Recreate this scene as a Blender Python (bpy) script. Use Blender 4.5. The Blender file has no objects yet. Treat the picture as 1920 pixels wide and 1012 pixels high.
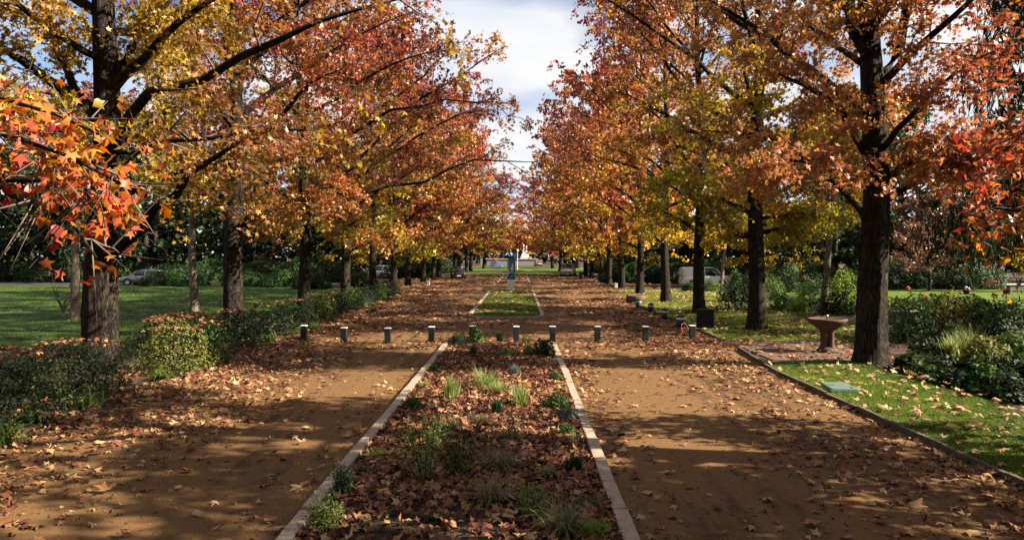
import bpy, bmesh, math, random
import numpy as np
from mathutils import Vector, Matrix

# ------------------------------------------------------------------ camera
scene = bpy.context.scene
COL = scene.collection
FPX, VPX, VPY, CAMH = 1400.0, 973.0, 479.0, 2.8      # focal length in photo pixels, vanishing point, eye height
cam_d = bpy.data.cameras.new('camera')
cam = bpy.data.objects.new('camera', cam_d)
COL.objects.link(cam)
cam.location = (0, 0, CAMH)
cam.rotation_euler = (math.radians(90), 0, 0)
cam_d.sensor_width = 36.0
cam_d.lens = FPX / 1920 * 36
cam_d.shift_x = -(VPX - 960) / 1920
cam_d.shift_y = -(506 - VPY) / 1920
cam_d.clip_start = 0.1
cam_d.clip_end = 3000
scene.camera = cam

# ------------------------------------------------------------------ light
SUN_AZ, SUN_EL = 100.0, 33.0          # clockwise from the view direction, and height
az, el = math.radians(SUN_AZ), math.radians(SUN_EL)
SUNV = Vector((math.sin(az) * math.cos(el), math.cos(az) * math.cos(el), math.sin(el)))
sun_d = bpy.data.lights.new('sun', 'SUN')
sun_d.energy = 5.0
sun_d.angle = math.radians(0.53)
sun_d.color = (1.0, 0.89, 0.70)
sun = bpy.data.objects.new('sun', sun_d)
COL.objects.link(sun)
sun.location = (30, -10, 40)
sun.rotation_euler = SUNV.to_track_quat('Z', 'Y').to_euler()

world = bpy.data.worlds.new('World')
scene.world = world
world.use_nodes = True
wn, wl = world.node_tree.nodes, world.node_tree.links
wn.clear()
w_out = wn.new('ShaderNodeOutputWorld')
sky = wn.new('ShaderNodeTexSky')
sky.sky_type = 'NISHITA'
sky.sun_disc = False
sky.sun_elevation = el
sky.sun_rotation = az
sky.air_density = 0.55
sky.dust_density = 0.4
bg_sky = wn.new('ShaderNodeBackground'); bg_sky.inputs[1].default_value = 0.05
wl.new(sky.outputs[0], bg_sky.inputs[0])
bg_cl = wn.new('ShaderNodeBackground')
tc = wn.new('ShaderNodeTexCoord')
sep = wn.new('ShaderNodeSeparateXYZ'); wl.new(tc.outputs['Generated'], sep.inputs[0])
zc = wn.new('ShaderNodeMath'); zc.operation = 'MAXIMUM'; wl.new(sep.outputs[2], zc.inputs[0]); zc.inputs[1].default_value = 0.0
za = wn.new('ShaderNodeMath'); za.operation = 'ADD'; wl.new(zc.outputs[0], za.inputs[0]); za.inputs[1].default_value = 0.22
dv = wn.new('ShaderNodeVectorMath'); dv.operation = 'DIVIDE'; wl.new(tc.outputs['Generated'], dv.inputs[0])
cmb = wn.new('ShaderNodeCombineXYZ')
for i in range(3): wl.new(za.outputs[0], cmb.inputs[i])
wl.new(cmb.outputs[0], dv.inputs[1])
mp = wn.new('ShaderNodeMapping'); wl.new(dv.outputs[0], mp.inputs[0])
mp.inputs['Scale'].default_value = (0.9, 1.1, 0.2); mp.inputs['Location'].default_value = (0.1, 0.85, 0)
nz = wn.new('ShaderNodeTexNoise'); wl.new(mp.outputs[0], nz.inputs['Vector'])
nz.inputs['Scale'].default_value = 1.6; nz.inputs['Detail'].default_value = 5; nz.inputs['Roughness'].default_value = 0.45
rp = wn.new('ShaderNodeValToRGB'); wl.new(nz.outputs[0], rp.inputs[0])
rp.color_ramp.elements[0].position = 0.34; rp.color_ramp.elements[1].position = 0.50
nz2 = wn.new('ShaderNodeTexNoise'); wl.new(mp.outputs[0], nz2.inputs['Vector'])
nz2.inputs['Scale'].default_value = 2.6; nz2.inputs['Detail'].default_value = 5
rp2 = wn.new('ShaderNodeValToRGB'); wl.new(nz2.outputs[0], rp2.inputs[0])
rp2.color_ramp.elements[0].position = 0.3; rp2.color_ramp.elements[0].color = (0.78, 0.84, 0.96, 1)
rp2.color_ramp.elements[1].position = 0.6; rp2.color_ramp.elements[1].color = (1.0, 1.0, 1.0, 1)
wl.new(rp2.outputs[0], bg_cl.inputs[0])
bg_cl.inputs[1].default_value = 0.23
mixw = wn.new('ShaderNodeMixShader')
wl.new(rp.outputs[0], mixw.inputs[0]); wl.new(bg_sky.outputs[0], mixw.inputs[1]); wl.new(bg_cl.outputs[0], mixw.inputs[2])
wl.new(mixw.outputs[0], w_out.inputs[0])

vs = scene.view_settings
vs.view_transform = 'Standard'
vs.look = 'None'
vs.gamma = 1.0
vs.exposure = 2.1
vs.use_curve_mapping = False
cy = scene.cycles
cy.use_denoising = True
cy.max_bounces = 6
cy.diffuse_bounces = 1
cy.glossy_bounces = 2
cy.transmission_bounces = 4
cy.transparent_max_bounces = 4
cy.caustics_reflective = False
cy.caustics_refractive = False

# ------------------------------------------------------------------ helpers
RNG = np.random.default_rng(11)
random.seed(5)

def G(px, py, z=0.0):
    """photo pixel of a point standing on height z -> world x, y"""
    y = FPX * (CAMH - z) / (py - VPY)
    return ((px - VPX) * y / FPX, y)

def tag(o, label=None, cat=None, group=None, kind=None):
    if label: o['label'] = label
    if cat: o['category'] = cat
    if group: o['group'] = group
    if kind: o['kind'] = kind
    return o

def link(name, data, parent=None, loc=None, rot=None):
    o = bpy.data.objects.new(name, data)
    COL.objects.link(o)
    if parent is not None: o.parent = parent
    if loc is not None: o.location = loc
    if rot is not None: o.rotation_euler = rot
    return o

def empty(name, loc=(0, 0, 0), rz=0.0):
    return link(name, None, None, loc, (0, 0, rz))

def copy_tree(root, parent=None):
    c = root.copy()
    COL.objects.link(c)
    c.parent = parent
    for ch in list(root.children):
        copy_tree(ch, c)
    return c

def mesh_np(name, verts, faces, mat=None, col=None, smooth=False, mat2=None, split=0):
    """verts (N,3); faces (M,k); col (N,3) per vertex colour"""
    verts = np.asarray(verts, dtype=np.float32).reshape(-1, 3)
    faces = np.asarray(faces, dtype=np.int32)
    m, k = faces.shape
    me = bpy.data.meshes.new(name)
    me.vertices.add(len(verts)); me.vertices.foreach_set('co', verts.ravel())
    me.loops.add(m * k); me.loops.foreach_set('vertex_index', faces.ravel())
    me.polygons.add(m)
    me.polygons.foreach_set('loop_start', np.arange(0, m * k, k, dtype=np.int32))
    me.polygons.foreach_set('loop_total', np.full(m, k, dtype=np.int32))
    if smooth: me.polygons.foreach_set('use_smooth', np.ones(m, dtype=bool))
    if col is not None:
        a = me.attributes.new('col', 'FLOAT_COLOR', 'POINT')
        c4 = np.ones((len(verts), 4), dtype=np.float32); c4[:, :3] = col
        a.data.foreach_set('color', c4.ravel())
    if mat: me.materials.append(mat)
    if mat2:
        me.materials.append(mat2)
        me.polygons.foreach_set('material_index', (np.arange(m) >= split).astype(np.int32))
    me.update(calc_edges=True)
    return me

def mesh_bm(name, bm, mat=None, smooth=False):
    me = bpy.data.meshes.new(name)
    bmesh.ops.recalc_face_normals(bm, faces=bm.faces)
    bm.to_mesh(me); bm.free()
    if mat: me.materials.append(mat)
    if smooth:
        for p in me.polygons: p.use_smooth = True
    return me

def bm_box(bm, c, s, rotz=0.0, bevel=0.0):
    M = Matrix.Translation(Vector(c)) @ Matrix.Rotation(rotz, 4, 'Z') @ Matrix.Diagonal((s[0], s[1], s[2], 1))
    r = bmesh.ops.create_cube(bm, size=1.0, matrix=M)
    if bevel > 0:
        es = list({e for v in r['verts'] for e in v.link_edges})
        bmesh.ops.bevel(bm, geom=es, offset=bevel, segments=2, affect='EDGES', profile=0.6)

def box(name, c, s, mat, parent=None, bevel=0.0, rotz=0.0):
    """mesh box whose origin stays at the parent's"""
    bm = bmesh.new(); bm_box(bm, c, s, rotz, bevel)
    return link(name, mesh_bm(name, bm, mat), parent)

def lathe(name, prof, mat, parent=None, seg=20, c=(0, 0, 0), smooth=True, axis='Z'):
    n = len(prof)
    V, F = [], []
    for i in range(seg):
        a = 2 * math.pi * i / seg
        for (r, z) in prof:
            if axis == 'Z': V.append((c[0] + r * math.cos(a), c[1] + r * math.sin(a), c[2] + z))
            else: V.append((c[0] + r * math.cos(a), c[1] + z, c[2] + r * math.sin(a)))
    for i in range(seg):
        j = (i + 1) % seg
        for k in range(n - 1):
            F.append((i * n + k, j * n + k, j * n + k + 1, i * n + k + 1))
    return link(name, mesh_np(name, V, F, mat, smooth=smooth), parent)

def sheet(name, pts, z, mat, parent=None):
    bm = bmesh.new()
    vs_ = [bm.verts.new((x, y, z)) for x, y in pts]
    f = bm.faces.new(vs_)
    if f.normal.z < 0: f.normal_flip()
    f.normal_update()
    if f.normal.z < 0: f.normal_flip()
    me = bpy.data.meshes.new(name); bm.to_mesh(me); bm.free()
    me.materials.append(mat)
    return link(name, me, parent)

def tubes(paths, radii, sides):
    """many tubes at once: paths (N,n,3), radii (N,n) -> verts, quads"""
    N, n, _ = paths.shape
    t = np.gradient(paths, axis=1)
    t /= np.linalg.norm(t, axis=2, keepdims=True) + 1e-9
    ref = np.where(np.abs(t[..., 2:3]) > 0.9, np.array([1.0, 0, 0]), np.array([0, 0, 1.0]))
    u = np.cross(t, ref); u /= np.linalg.norm(u, axis=2, keepdims=True) + 1e-9
    w = np.cross(t, u)
    a = np.linspace(0, 2 * np.pi, sides, endpoint=False)
    V = paths[:, :, None, :] + radii[:, :, None, None] * (np.cos(a)[None, None, :, None] * u[:, :, None, :] + np.sin(a)[None, None, :, None] * w[:, :, None, :])
    idx = np.arange(N * n * sides).reshape(N, n, sides)
    a0 = idx[:, :-1, :]; a1 = np.roll(a0, -1, axis=2)
    b0 = idx[:, 1:, :]; b1 = np.roll(b0, -1, axis=2)
    F = np.stack([a0, a1, b1, b0], axis=-1).reshape(-1, 4)
    return V.reshape(-1, 3), F

def join(parts):
    V, F, C, off = [], [], [], 0
    for p in parts:
        V.append(p[0]); F.append(p[1] + off); off += len(p[0])
        if len(p) > 2: C.append(p[2])
    return np.concatenate(V), np.concatenate(F), (np.concatenate(C) if C else None)

# leaf outlines, tip along +y, one unit wide or so
def star_template(cup=0.12, seed=0, skew=0.0):
    """five-lobed leaf of eight faces: an inner pentagon and its lobes"""
    r = np.random.default_rng(seed)
    ang = [90, 54, 24, -8, -38, -90, -142, -172, 156, 126]
    rad = [0.62, 0.25, 0.58, 0.24, 0.44, 0.20, 0.44, 0.24, 0.58, 0.25]
    V = []
    for k, (a, q) in enumerate(zip(ang, rad)):
        q = q * (1 + r.normal(0, skew)); a = a + r.normal(0, 30 * skew)
        V.append((q * math.cos(math.radians(a)), q * math.sin(math.radians(a)), -cup * (q / 0.6) ** 2 + r.normal(0, .25 * skew + .02)))
    V = np.array(V)
    V[[0, 2, 8], 2] += np.array([0.10, -0.06, 0.05])
    # tips 0,2,4,6,8; notches 1,3,5,7,9
    F = [(9, 1, 0), (1, 3, 2), (3, 5, 4), (5, 7, 6), (7, 9, 8), (1, 9, 3), (3, 9, 7), (3, 7, 5)]
    return V, np.array(F)[:, [0, 2, 1]]
STAR = star_template(0.12)
STAR_CURL = star_template(0.34, 3, 0.10)
STAR_FOLD = star_template(0.55, 8, 0.22)
STAR_TORN = star_template(0.10, 21, 0.30)
STAR_FOLD[0][:, 0] *= 0.62
TRI3 = (np.array([(0, -.34, 0), (.56, .06, -.07), (.15, .13, .03), (0, .62, -.08), (-.15, .13, .03), (-.56, .06, -.07)]),
        np.array([(0, 1, 2), (0, 2, 4), (2, 3, 4), (0, 4, 5)]))
KITE = (np.array([(0, -.5, 0), (.36, 0, .05), (0, .5, 0), (-.36, 0, .05)]), np.array([(0, 1, 2), (0, 2, 3)]))
OVAL = (np.array([(0, -.5, 0), (.22, 0, .04), (0, .5, -.03), (-.22, 0, .04)]), np.array([(0, 1, 2), (0, 2, 3)]))

def rand_frames(N, rng, up=0.6, droop=0.5, spread=0.9):
    n = rng.normal(size=(N, 3)); n /= np.linalg.norm(n, axis=1, keepdims=True)
    n = n * spread + np.array([0, 0, up]); n /= np.linalg.norm(n, axis=1, keepdims=True) + 1e-9
    y = rng.normal(size=(N, 3)) + np.array([0, 0, -droop])
    y -= (y * n).sum(1, keepdims=True) * n; y /= np.linalg.norm(y, axis=1, keepdims=True) + 1e-9
    x = np.cross(y, n)
    return np.stack([x, y, n], axis=2)

def scatter(tpl, pos, R, size, col):
    tv, tf = tpl
    N, k = len(pos), len(tv)
    V = pos[:, None, :] + np.einsum('nij,kj->nki', R, tv) * np.asarray(size).reshape(-1, 1, 1)
    F = (np.arange(N) * k)[:, None, None] + tf[None]
    return V.reshape(-1, 3), F.reshape(-1, 3), np.repeat(col, k, axis=0)

def pnoise(p, f, seed):
    """smooth pseudo-noise in 0..1"""
    r = np.random.default_rng(seed)
    s = np.zeros(len(p))
    for o in range(3):
        for _ in range(3):
            d = r.normal(size=3); d /= np.linalg.norm(d)
            s += np.sin((p @ d) * f * (1.7 ** o) + r.uniform(0, 6.28)) * (0.7 ** o)
    return np.clip(0.5 + s / 7.0, 0, 1)

def ramp(t, stops):
    t = np.clip(t, 0, 1)
    xs = np.linspace(0, 1, len(stops)); S = np.array(stops)
    return np.stack([np.interp(t, xs, S[:, i]) for i in range(3)], axis=1)

# ------------------------------------------------------------------ materials
ALB = 0.75            # the photograph is exposed for its shade: reflectances sit this much lower
def dim(c): return tuple(v * ALB for v in c)
def new_mat(name):
    m = bpy.data.materials.new(name)
    m.use_nodes = True
    nt = m.node_tree
    return m, nt.nodes, nt.links, nt.nodes['Principled BSDF'], nt.nodes['Material Output']

def plain(name, c, rough=0.6, spec=0.4, metal=0.0, var=0.0, scale=8.0, bump=0.0, bscale=40.0):
    c = dim(c)
    m, n, l, b, o = new_mat(name)
    b.inputs['Base Color'].default_value = (*c, 1)
    b.inputs['Roughness'].default_value = rough
    b.inputs['Specular IOR Level'].default_value = spec
    b.inputs['Metallic'].default_value = metal
    if var > 0 or bump > 0:
        t = n.new('ShaderNodeTexCoord')
    if var > 0:
        no = n.new('ShaderNodeTexNoise'); no.inputs['Scale'].default_value = scale; no.inputs['Detail'].default_value = 6; no.inputs['Roughness'].default_value = 0.65
        l.new(t.outputs['Object'], no.inputs['Vector'])
        mr = n.new('ShaderNodeMapRange'); l.new(no.outputs[0], mr.inputs[0])
        mr.inputs[1].default_value = 0.25; mr.inputs[2].default_value = 0.75
        mr.inputs[3].default_value = 1 - var; mr.inputs[4].default_value = 1 + var
        hs = n.new('ShaderNodeHueSaturation'); hs.inputs['Color'].default_value = (*c, 1)
        l.new(mr.outputs[0], hs.inputs['Value'])
        l.new(hs.outputs[0], b.inputs['Base Color'])
    if bump > 0:
        n2 = n.new('ShaderNodeTexNoise'); n2.inputs['Scale'].default_value = bscale; n2.inputs['Detail'].default_value = 5
        l.new(t.outputs['Object'], n2.inputs['Vector'])
        bp = n.new('ShaderNodeBump'); bp.inputs['Strength'].default_value = bump; bp.inputs['Distance'].default_value = 0.02
        l.new(n2.outputs[0], bp.inputs['Height']); l.new(bp.outputs[0], b.inputs['Normal'])
    return m

def leaf_mat(name, trans=0.45, hue=0.02, val=0.25, rough=0.5, spec=0.3, gain=1.0):
    m, n, l, b, o = new_mat(name)
    at = n.new('ShaderNodeAttribute'); at.attribute_name = 'col'
    oi = n.new('ShaderNodeObjectInfo')
    hs = n.new('ShaderNodeHueSaturation')
    mh = n.new('ShaderNodeMapRange'); l.new(oi.outputs['Random'], mh.inputs[0]); mh.inputs[3].default_value = 0.5 - hue; mh.inputs[4].default_value = 0.5 + hue
    mv = n.new('ShaderNodeMapRange'); l.new(oi.outputs['Random'], mv.inputs[0]); mv.inputs[3].default_value = (1 + val * .4) * ALB * gain; mv.inputs[4].default_value = (1 - val) * ALB * gain
    l.new(mh.outputs[0], hs.inputs['Hue']); l.new(mv.outputs[0], hs.inputs['Value']); l.new(at.outputs['Color'], hs.inputs['Color'])
    b.inputs['Roughness'].default_value = rough
    b.inputs['Specular IOR Level'].default_value = spec
    l.new(hs.outputs[0], b.inputs['Base Color'])
    tr = n.new('ShaderNodeBsdfTranslucent')
    ts = n.new('ShaderNodeHueSaturation'); ts.inputs['Saturation'].default_value = 1.12; ts.inputs['Value'].default_value = 1.15
    l.new(hs.outputs[0], ts.inputs['Color']); l.new(ts.outputs[0], tr.inputs[0])
    mx = n.new('ShaderNodeMixShader'); mx.inputs[0].default_value = trans
    l.new(b.outputs[0], mx.inputs[1]); l.new(tr.outputs[0], mx.inputs[2]); l.new(mx.outputs[0], o.inputs[0])
    return m

def bark_mat(name, c1, c2, zs=0.22, sc=9.0, bump=0.9, moss=0.0):
    c1, c2 = dim(c1), dim(c2)
    m, n, l, b, o = new_mat(name)
    t = n.new('ShaderNodeTexCoord')
    mp_ = n.new('ShaderNodeMapping'); mp_.inputs['Scale'].default_value = (1, 1, zs); l.new(t.outputs['Object'], mp_.inputs[0])
    no = n.new('ShaderNodeTexNoise'); no.inputs['Scale'].default_value = sc; no.inputs['Detail'].default_value = 8; no.inputs['Roughness'].default_value = 0.65
    l.new(mp_.outputs[0], no.inputs['Vector'])
    vo = n.new('ShaderNodeTexVoronoi'); vo.feature = 'DISTANCE_TO_EDGE'; vo.inputs['Scale'].default_value = sc * 1.5
    nd = n.new('ShaderNodeVectorMath'); nd.operation = 'MULTIPLY_ADD'
    l.new(no.outputs['Color'], nd.inputs[0]); nd.inputs[1].default_value = (.25, .25, .25); l.new(mp_.outputs[0], nd.inputs[2])
    l.new(nd.outputs[0], vo.inputs['Vector'])
    vr = n.new('ShaderNodeMapRange'); vr.inputs[2].default_value = 0.16; l.new(vo.outputs[0], vr.inputs[0])
    mu = n.new('ShaderNodeMath'); mu.operation = 'MULTIPLY'; l.new(vr.outputs[0], mu.inputs[0]); l.new(no.outputs[0], mu.inputs[1])
    cr = n.new('ShaderNodeValToRGB'); l.new(mu.outputs[0], cr.inputs[0])
    cr.color_ramp.elements[0].position = 0.08; cr.color_ramp.elements[0].color = (*c1, 1)
    cr.color_ramp.elements[1].position = 0.62; cr.color_ramp.elements[1].color = (*c2, 1)
    last = cr.outputs[0]
    if moss > 0:
        nm = n.new('ShaderNodeTexNoise'); nm.inputs['Scale'].default_value = 1.3; nm.inputs['Detail'].default_value = 5
        l.new(t.outputs['Object'], nm.inputs['Vector'])
        mr = n.new('ShaderNodeMapRange'); mr.inputs[1].default_value = 0.5; mr.inputs[2].default_value = 0.7; mr.inputs[4].default_value = moss; l.new(nm.outputs[0], mr.inputs[0])
        mx = n.new('ShaderNodeMix'); mx.data_type = 'RGBA'; l.new(mr.outputs[0], mx.inputs[0]); l.new(last, mx.inputs[6]); mx.inputs[7].default_value = (0.10, 0.095, 0.02, 1)
        last = mx.outputs[2]
    l.new(last, b.inputs['Base Color'])
    b.inputs['Roughness'].default_value = 0.9; b.inputs['Specular IOR Level'].default_value = 0.15
    bp = n.new('ShaderNodeBump'); bp.inputs['Strength'].default_value = bump; bp.inputs['Distance'].default_value = 0.05
    l.new(mu.outputs[0], bp.inputs['Height']); l.new(bp.outputs[0], b.inputs['Normal'])
    return m

def ground_mat(name, stops, big=0.25, fine=7.0, bump=0.3, grain=60.0, rough=0.92, wx=1.0, gw=0.35):
    """stops: three colours dark, mid, light laid out by layered noise in world space"""
    stops = [dim(q_) for q_ in stops]
    m, n, l, b, o = new_mat(name)
    g = n.new('ShaderNodeNewGeometry')
    mp_ = n.new('ShaderNodeMapping'); mp_.inputs['Scale'].default_value = (wx, 1, 1); l.new(g.outputs['Position'], mp_.inputs[0])
    a = n.new('ShaderNodeTexNoise'); a.inputs['Scale'].default_value = big; a.inputs['Detail'].default_value = 6; a.inputs['Roughness'].default_value = 0.6
    c = n.new('ShaderNodeTexNoise'); c.inputs['Scale'].default_value = fine; c.inputs['Detail'].default_value = 8; c.inputs['Roughness'].default_value = 0.7
    d = n.new('ShaderNodeTexNoise'); d.inputs['Scale'].default_value = grain; d.inputs['Detail'].default_value = 4; d.inputs['Roughness'].default_value = 0.8
    for q in (a, c): l.new(mp_.outputs[0], q.inputs['Vector'])
    l.new(g.outputs['Position'], d.inputs['Vector'])
    s1 = n.new('ShaderNodeMath'); s1.operation = 'MULTIPLY_ADD'; l.new(a.outputs[0], s1.inputs[0]); s1.inputs[1].default_value = 0.9
    s2 = n.new('ShaderNodeMath'); s2.operation = 'MULTIPLY'; l.new(c.outputs[0], s2.inputs[0]); s2.inputs[1].default_value = 0.55
    l.new(s2.outputs[0], s1.inputs[2])
    s3 = n.new('ShaderNodeMath'); s3.operation = 'MULTIPLY_ADD'; l.new(d.outputs[0], s3.inputs[0]); s3.inputs[1].default_value = gw; l.new(s1.outputs[0], s3.inputs[2])
    last = s3.outputs[0]
    if gw > .4:      # wheel and foot wear drawn out along the path
        mt = n.new('ShaderNodeMapping'); mt.inputs['Scale'].default_value = (3.2, .07, 1); l.new(g.outputs['Position'], mt.inputs[0])
        tn = n.new('ShaderNodeTexNoise'); tn.inputs['Scale'].default_value = 1.0; tn.inputs['Detail'].default_value = 4; tn.inputs['Distortion'].default_value = .4
        l.new(mt.outputs[0], tn.inputs['Vector'])
        s4 = n.new('ShaderNodeMath'); s4.operation = 'MULTIPLY_ADD'; l.new(tn.outputs[0], s4.inputs[0]); s4.inputs[1].default_value = .55; l.new(last, s4.inputs[2])
        s5 = n.new('ShaderNodeMath'); s5.operation = 'SUBTRACT'; l.new(s4.outputs[0], s5.inputs[0]); s5.inputs[1].default_value = .27
        last = s5.outputs[0]
    cr = n.new('ShaderNodeValToRGB'); l.new(last, cr.inputs[0])
    e = cr.color_ramp.elements
    e[0].position = 0.62 + (gw - .35) * .5 - .04 * (gw > .4); e[0].color = (*stops[0], 1); e[1].position = 1.15; e[1].color = (*stops[2], 1)
    e[1].position = 1.0 + (gw - .35) * .0
    q = e.new(0.85 + (gw - .35) * .25); q.color = (*stops[1], 1)
    l.new(cr.outputs[0], b.inputs['Base Color'])
    b.inputs['Roughness'].default_value = rough; b.inputs['Specular IOR Level'].default_value = 0.2
    bp = n.new('ShaderNodeBump'); bp.inputs['Strength'].default_value = bump; bp.inputs['Distance'].default_value = 0.03
    ad = n.new('ShaderNodeMath'); ad.operation = 'ADD'; l.new(c.outputs[0], ad.inputs[0]); l.new(d.outputs[0], ad.inputs[1])
    l.new(ad.outputs[0], bp.inputs['Height']); l.new(bp.outputs[0], b.inputs['Normal'])
    return m

M_LEAF = leaf_mat('autumn_leaf', 0.42, rough=0.42, spec=0.45, gain=1.12)
M_LITTER = leaf_mat('fallen_leaf_skin', 0.12, 0.0, 0.0, 0.7, 0.2)
M_GREEN = leaf_mat('green_leaf', 0.28, 0.02, 0.3, 0.55, 0.18)
M_BLADE = leaf_mat('grass_blade', 0.30, 0.01, 0.15, 0.5, 0.3)
M_BARK = bark_mat('sweetgum_bark', (0.006, 0.005, 0.004), (0.055, 0.041, 0.031), moss=0.12)
M_TWIG = plain('twig_bark', (0.15, 0.108, 0.09), 0.8, 0.2, var=0.4, scale=2.0)
M_BARK_PALE = bark_mat('pale_bark', (0.09, 0.07, 0.05), (0.33, 0.27, 0.21), bump=0.5)
M_BARK_DARK = bark_mat('dark_bark', (0.015, 0.012, 0.01), (0.08, 0.062, 0.048), bump=0.6)
M_DIRT = ground_mat('compacted_dirt', ((0.040, 0.019, 0.010), (0.102, 0.050, 0.019), (0.164, 0.085, 0.032)), big=0.22, fine=3.2, grain=42, bump=0.5, wx=2.4, gw=0.6)
M_SOIL = ground_mat('dark_soil', ((0.018, 0.012, 0.008), (0.045, 0.028, 0.018), (0.09, 0.055, 0.034)), big=0.6, fine=5, grain=30, bump=0.9)
M_LAWN = ground_mat('lawn_turf', ((0.025, 0.050, 0.003), (0.065, 0.110, 0.006), (0.12, 0.165, 0.011)), big=0.5, fine=6, grain=90, bump=0.9)
M_SHADE_TURF = ground_mat('shade_darkened_turf', ((0.012, 0.032, 0.003), (0.032, 0.070, 0.005), (0.06, 0.10, 0.008)), big=0.5, fine=6, grain=90, bump=0.9)  # green turf darkened in colour, standing in for tree shade on the left lawn
M_ASPH = ground_mat('worn_asphalt', ((0.022, 0.020, 0.019), (0.038, 0.035, 0.033), (0.055, 0.051, 0.048)), big=0.15, fine=4, grain=80, bump=0.2)
M_KERB = plain('kerb_stone_grey', (0.34, 0.265, 0.21), 0.85, 0.2, var=0.32, scale=9, bump=0.4, bscale=60)
M_EDGE = plain('old_edging', (0.10, 0.075, 0.055), 0.9, 0.2, var=0.4, scale=6, bump=0.5)
M_PINK = plain('pink_stone', (0.105, 0.056, 0.042), 0.8, 0.2, var=0.45, scale=12, bump=0.25, bscale=70)
M_PAVE = plain('pad_stone', (0.13, 0.085, 0.06), 0.85, 0.2, var=0.3, scale=7, bump=0.3)
M_BOLL = plain('bollard_green', (0.0045, 0.012, 0.010), 0.6, 0.4, var=0.3, scale=20)
M_WHITE = plain('white_paint', (0.82, 0.80, 0.76), 0.5, 0.4, var=0.08, scale=14)
M_BLACK = plain('black_plastic', (0.004, 0.004, 0.0045), 0.6, 0.25)
M_RUBBER = plain('tyre_rubber', (0.012, 0.012, 0.012), 0.85, 0.2)
M_RIM = plain('alloy_rim', (0.45, 0.45, 0.47), 0.3, 0.5, 0.8)
M_GLASS = plain('car_glass', (0.008, 0.01, 0.012), 0.06, 0.7)
M_LAMP = plain('lamp_lens', (0.65, 0.66, 0.68), 0.15, 0.6)
M_REDL = plain('red_lens', (0.45, 0.02, 0.015), 0.2, 0.6)
M_PLATE = plain('plate_white', (0.7, 0.7, 0.66), 0.5)
M_LID = plain('valve_lid_green', (0.115, 0.17, 0.145), 0.55, 0.35, var=0.15, scale=15)
M_GREY = plain('grey_concrete', (0.33, 0.31, 0.285), 0.85, 0.2, var=0.2, scale=3, bump=0.2)

# ------------------------------------------------------------------ the setting
def structure(o): o['kind'] = 'structure'; return o

structure(sheet('ground', [(-900, -300), (900, -300), (900, 1500), (-900, 1500)], 0.0, M_SOIL))
path_pts = [(-7.2, -8), (6.1, -8), (6.1, 17.7), (6.5, 22), (6.5, 48), (7.2, 62), (11.5, 66), (11.5, 78), (8.2, 82), (8.2, 117), (-9.4, 117), (-9.4, 84), (-14, 80), (-14, 70), (-8.7, 62), (-8.0, 40), (-7.6, 22)]
structure(sheet('dirt_path', path_pts, 0.004, M_DIRT))
structure(sheet('cross_road', [(-90, 108), (90, 108), (90, 116.5), (-90, 116.5)], 0.008, M_ASPH))
structure(sheet('far_lawn', [(-26, 118), (26, 118), (30, 190), (-30, 190)], 0.012, M_LAWN))
structure(sheet('side_lawn', [(-75, 22), (-11.2, 22), (-12.0, 62), (-18, 69), (-75, 69)], 0.010, M_SHADE_TURF))
structure(sheet('side_street', [(-95, 69.6), (-17, 69.6), (-17, 77), (-95, 77)], 0.008, M_ASPH))
structure(sheet('right_lawn', [(6.75, 24.5), (12.5, 24.5), (15.5, 38), (16, 60), (8.5, 62), (6.75, 48)], 0.016, M_LAWN))
structure(sheet('garden_lawn', [(18, 40), (60, 34), (62, 60), (20, 63)], 0.012, M_LAWN))
structure(sheet('service_lane', [(13.5, 63.5), (70, 66), (70, 72), (13.5, 70)], 0.008, M_ASPH))

# raised lawn strip by the path, gently uneven
def lawn_mound(name, x0, x1, y0, y1, nx, ny, hfun, mat):
    xs, ys = np.linspace(0, 1, nx), np.linspace(y0, y1, ny)
    V = []
    for y in ys:
        a, b = (x0(y) if callable(x0) else x0), (x1(y) if callable(x1) else x1)
        for s in xs:
            x = a + (b - a) * s
            V.append((x, y, hfun(x, y, s)))
    i = np.arange(nx * ny).reshape(ny, nx)
    F = np.stack([i[:-1, :-1], i[:-1, 1:], i[1:, 1:], i[1:, :-1]], -1).reshape(-1, 4)
    return link(name, mesh_np(name, V, F, mat, smooth=True))
def strip_h(x, y, s): return 0.05 + 0.03 * math.sin(y * 1.3 + x) + 0.05 * s - (0.06 if s > 0.97 else 0)
STRIP_X0 = lambda y: 6.16 if y < 17.7 else 6.16 + (y - 17.7) * 0.1
STRIP_X1 = lambda y: 8.75 + 0.35 * math.sin(y * 0.9) + 0.15 * math.sin(y * 2.7)
structure(lawn_mound('lawn_strip', STRIP_X0, STRIP_X1, -4, 19.3, 12, 60, strip_h, M_LAWN))
structure(lawn_mound('planting_bed', -2.17, 1.0, 3.0, 22.7, 10, 60, lambda x, y, s: 0.035 + 0.05 * math.sin(math.pi * s) + 0.02 * math.sin(3.1 * x + 1.7 * y), M_SOIL))
structure(lawn_mound('island_lawn', -2.2, 1.0, 33.4, 58.8, 8, 40, lambda x, y, s: 0.05 + 0.07 * math.sin(math.pi * s) + 0.01 * math.sin(2 * y), M_LAWN))
structure(lawn_mound('leafy_island', -2.1, 1.0, 77.2, 108, 6, 20, lambda x, y, s: 0.05 + 0.05 * math.sin(math.pi * s), M_SOIL))

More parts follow.
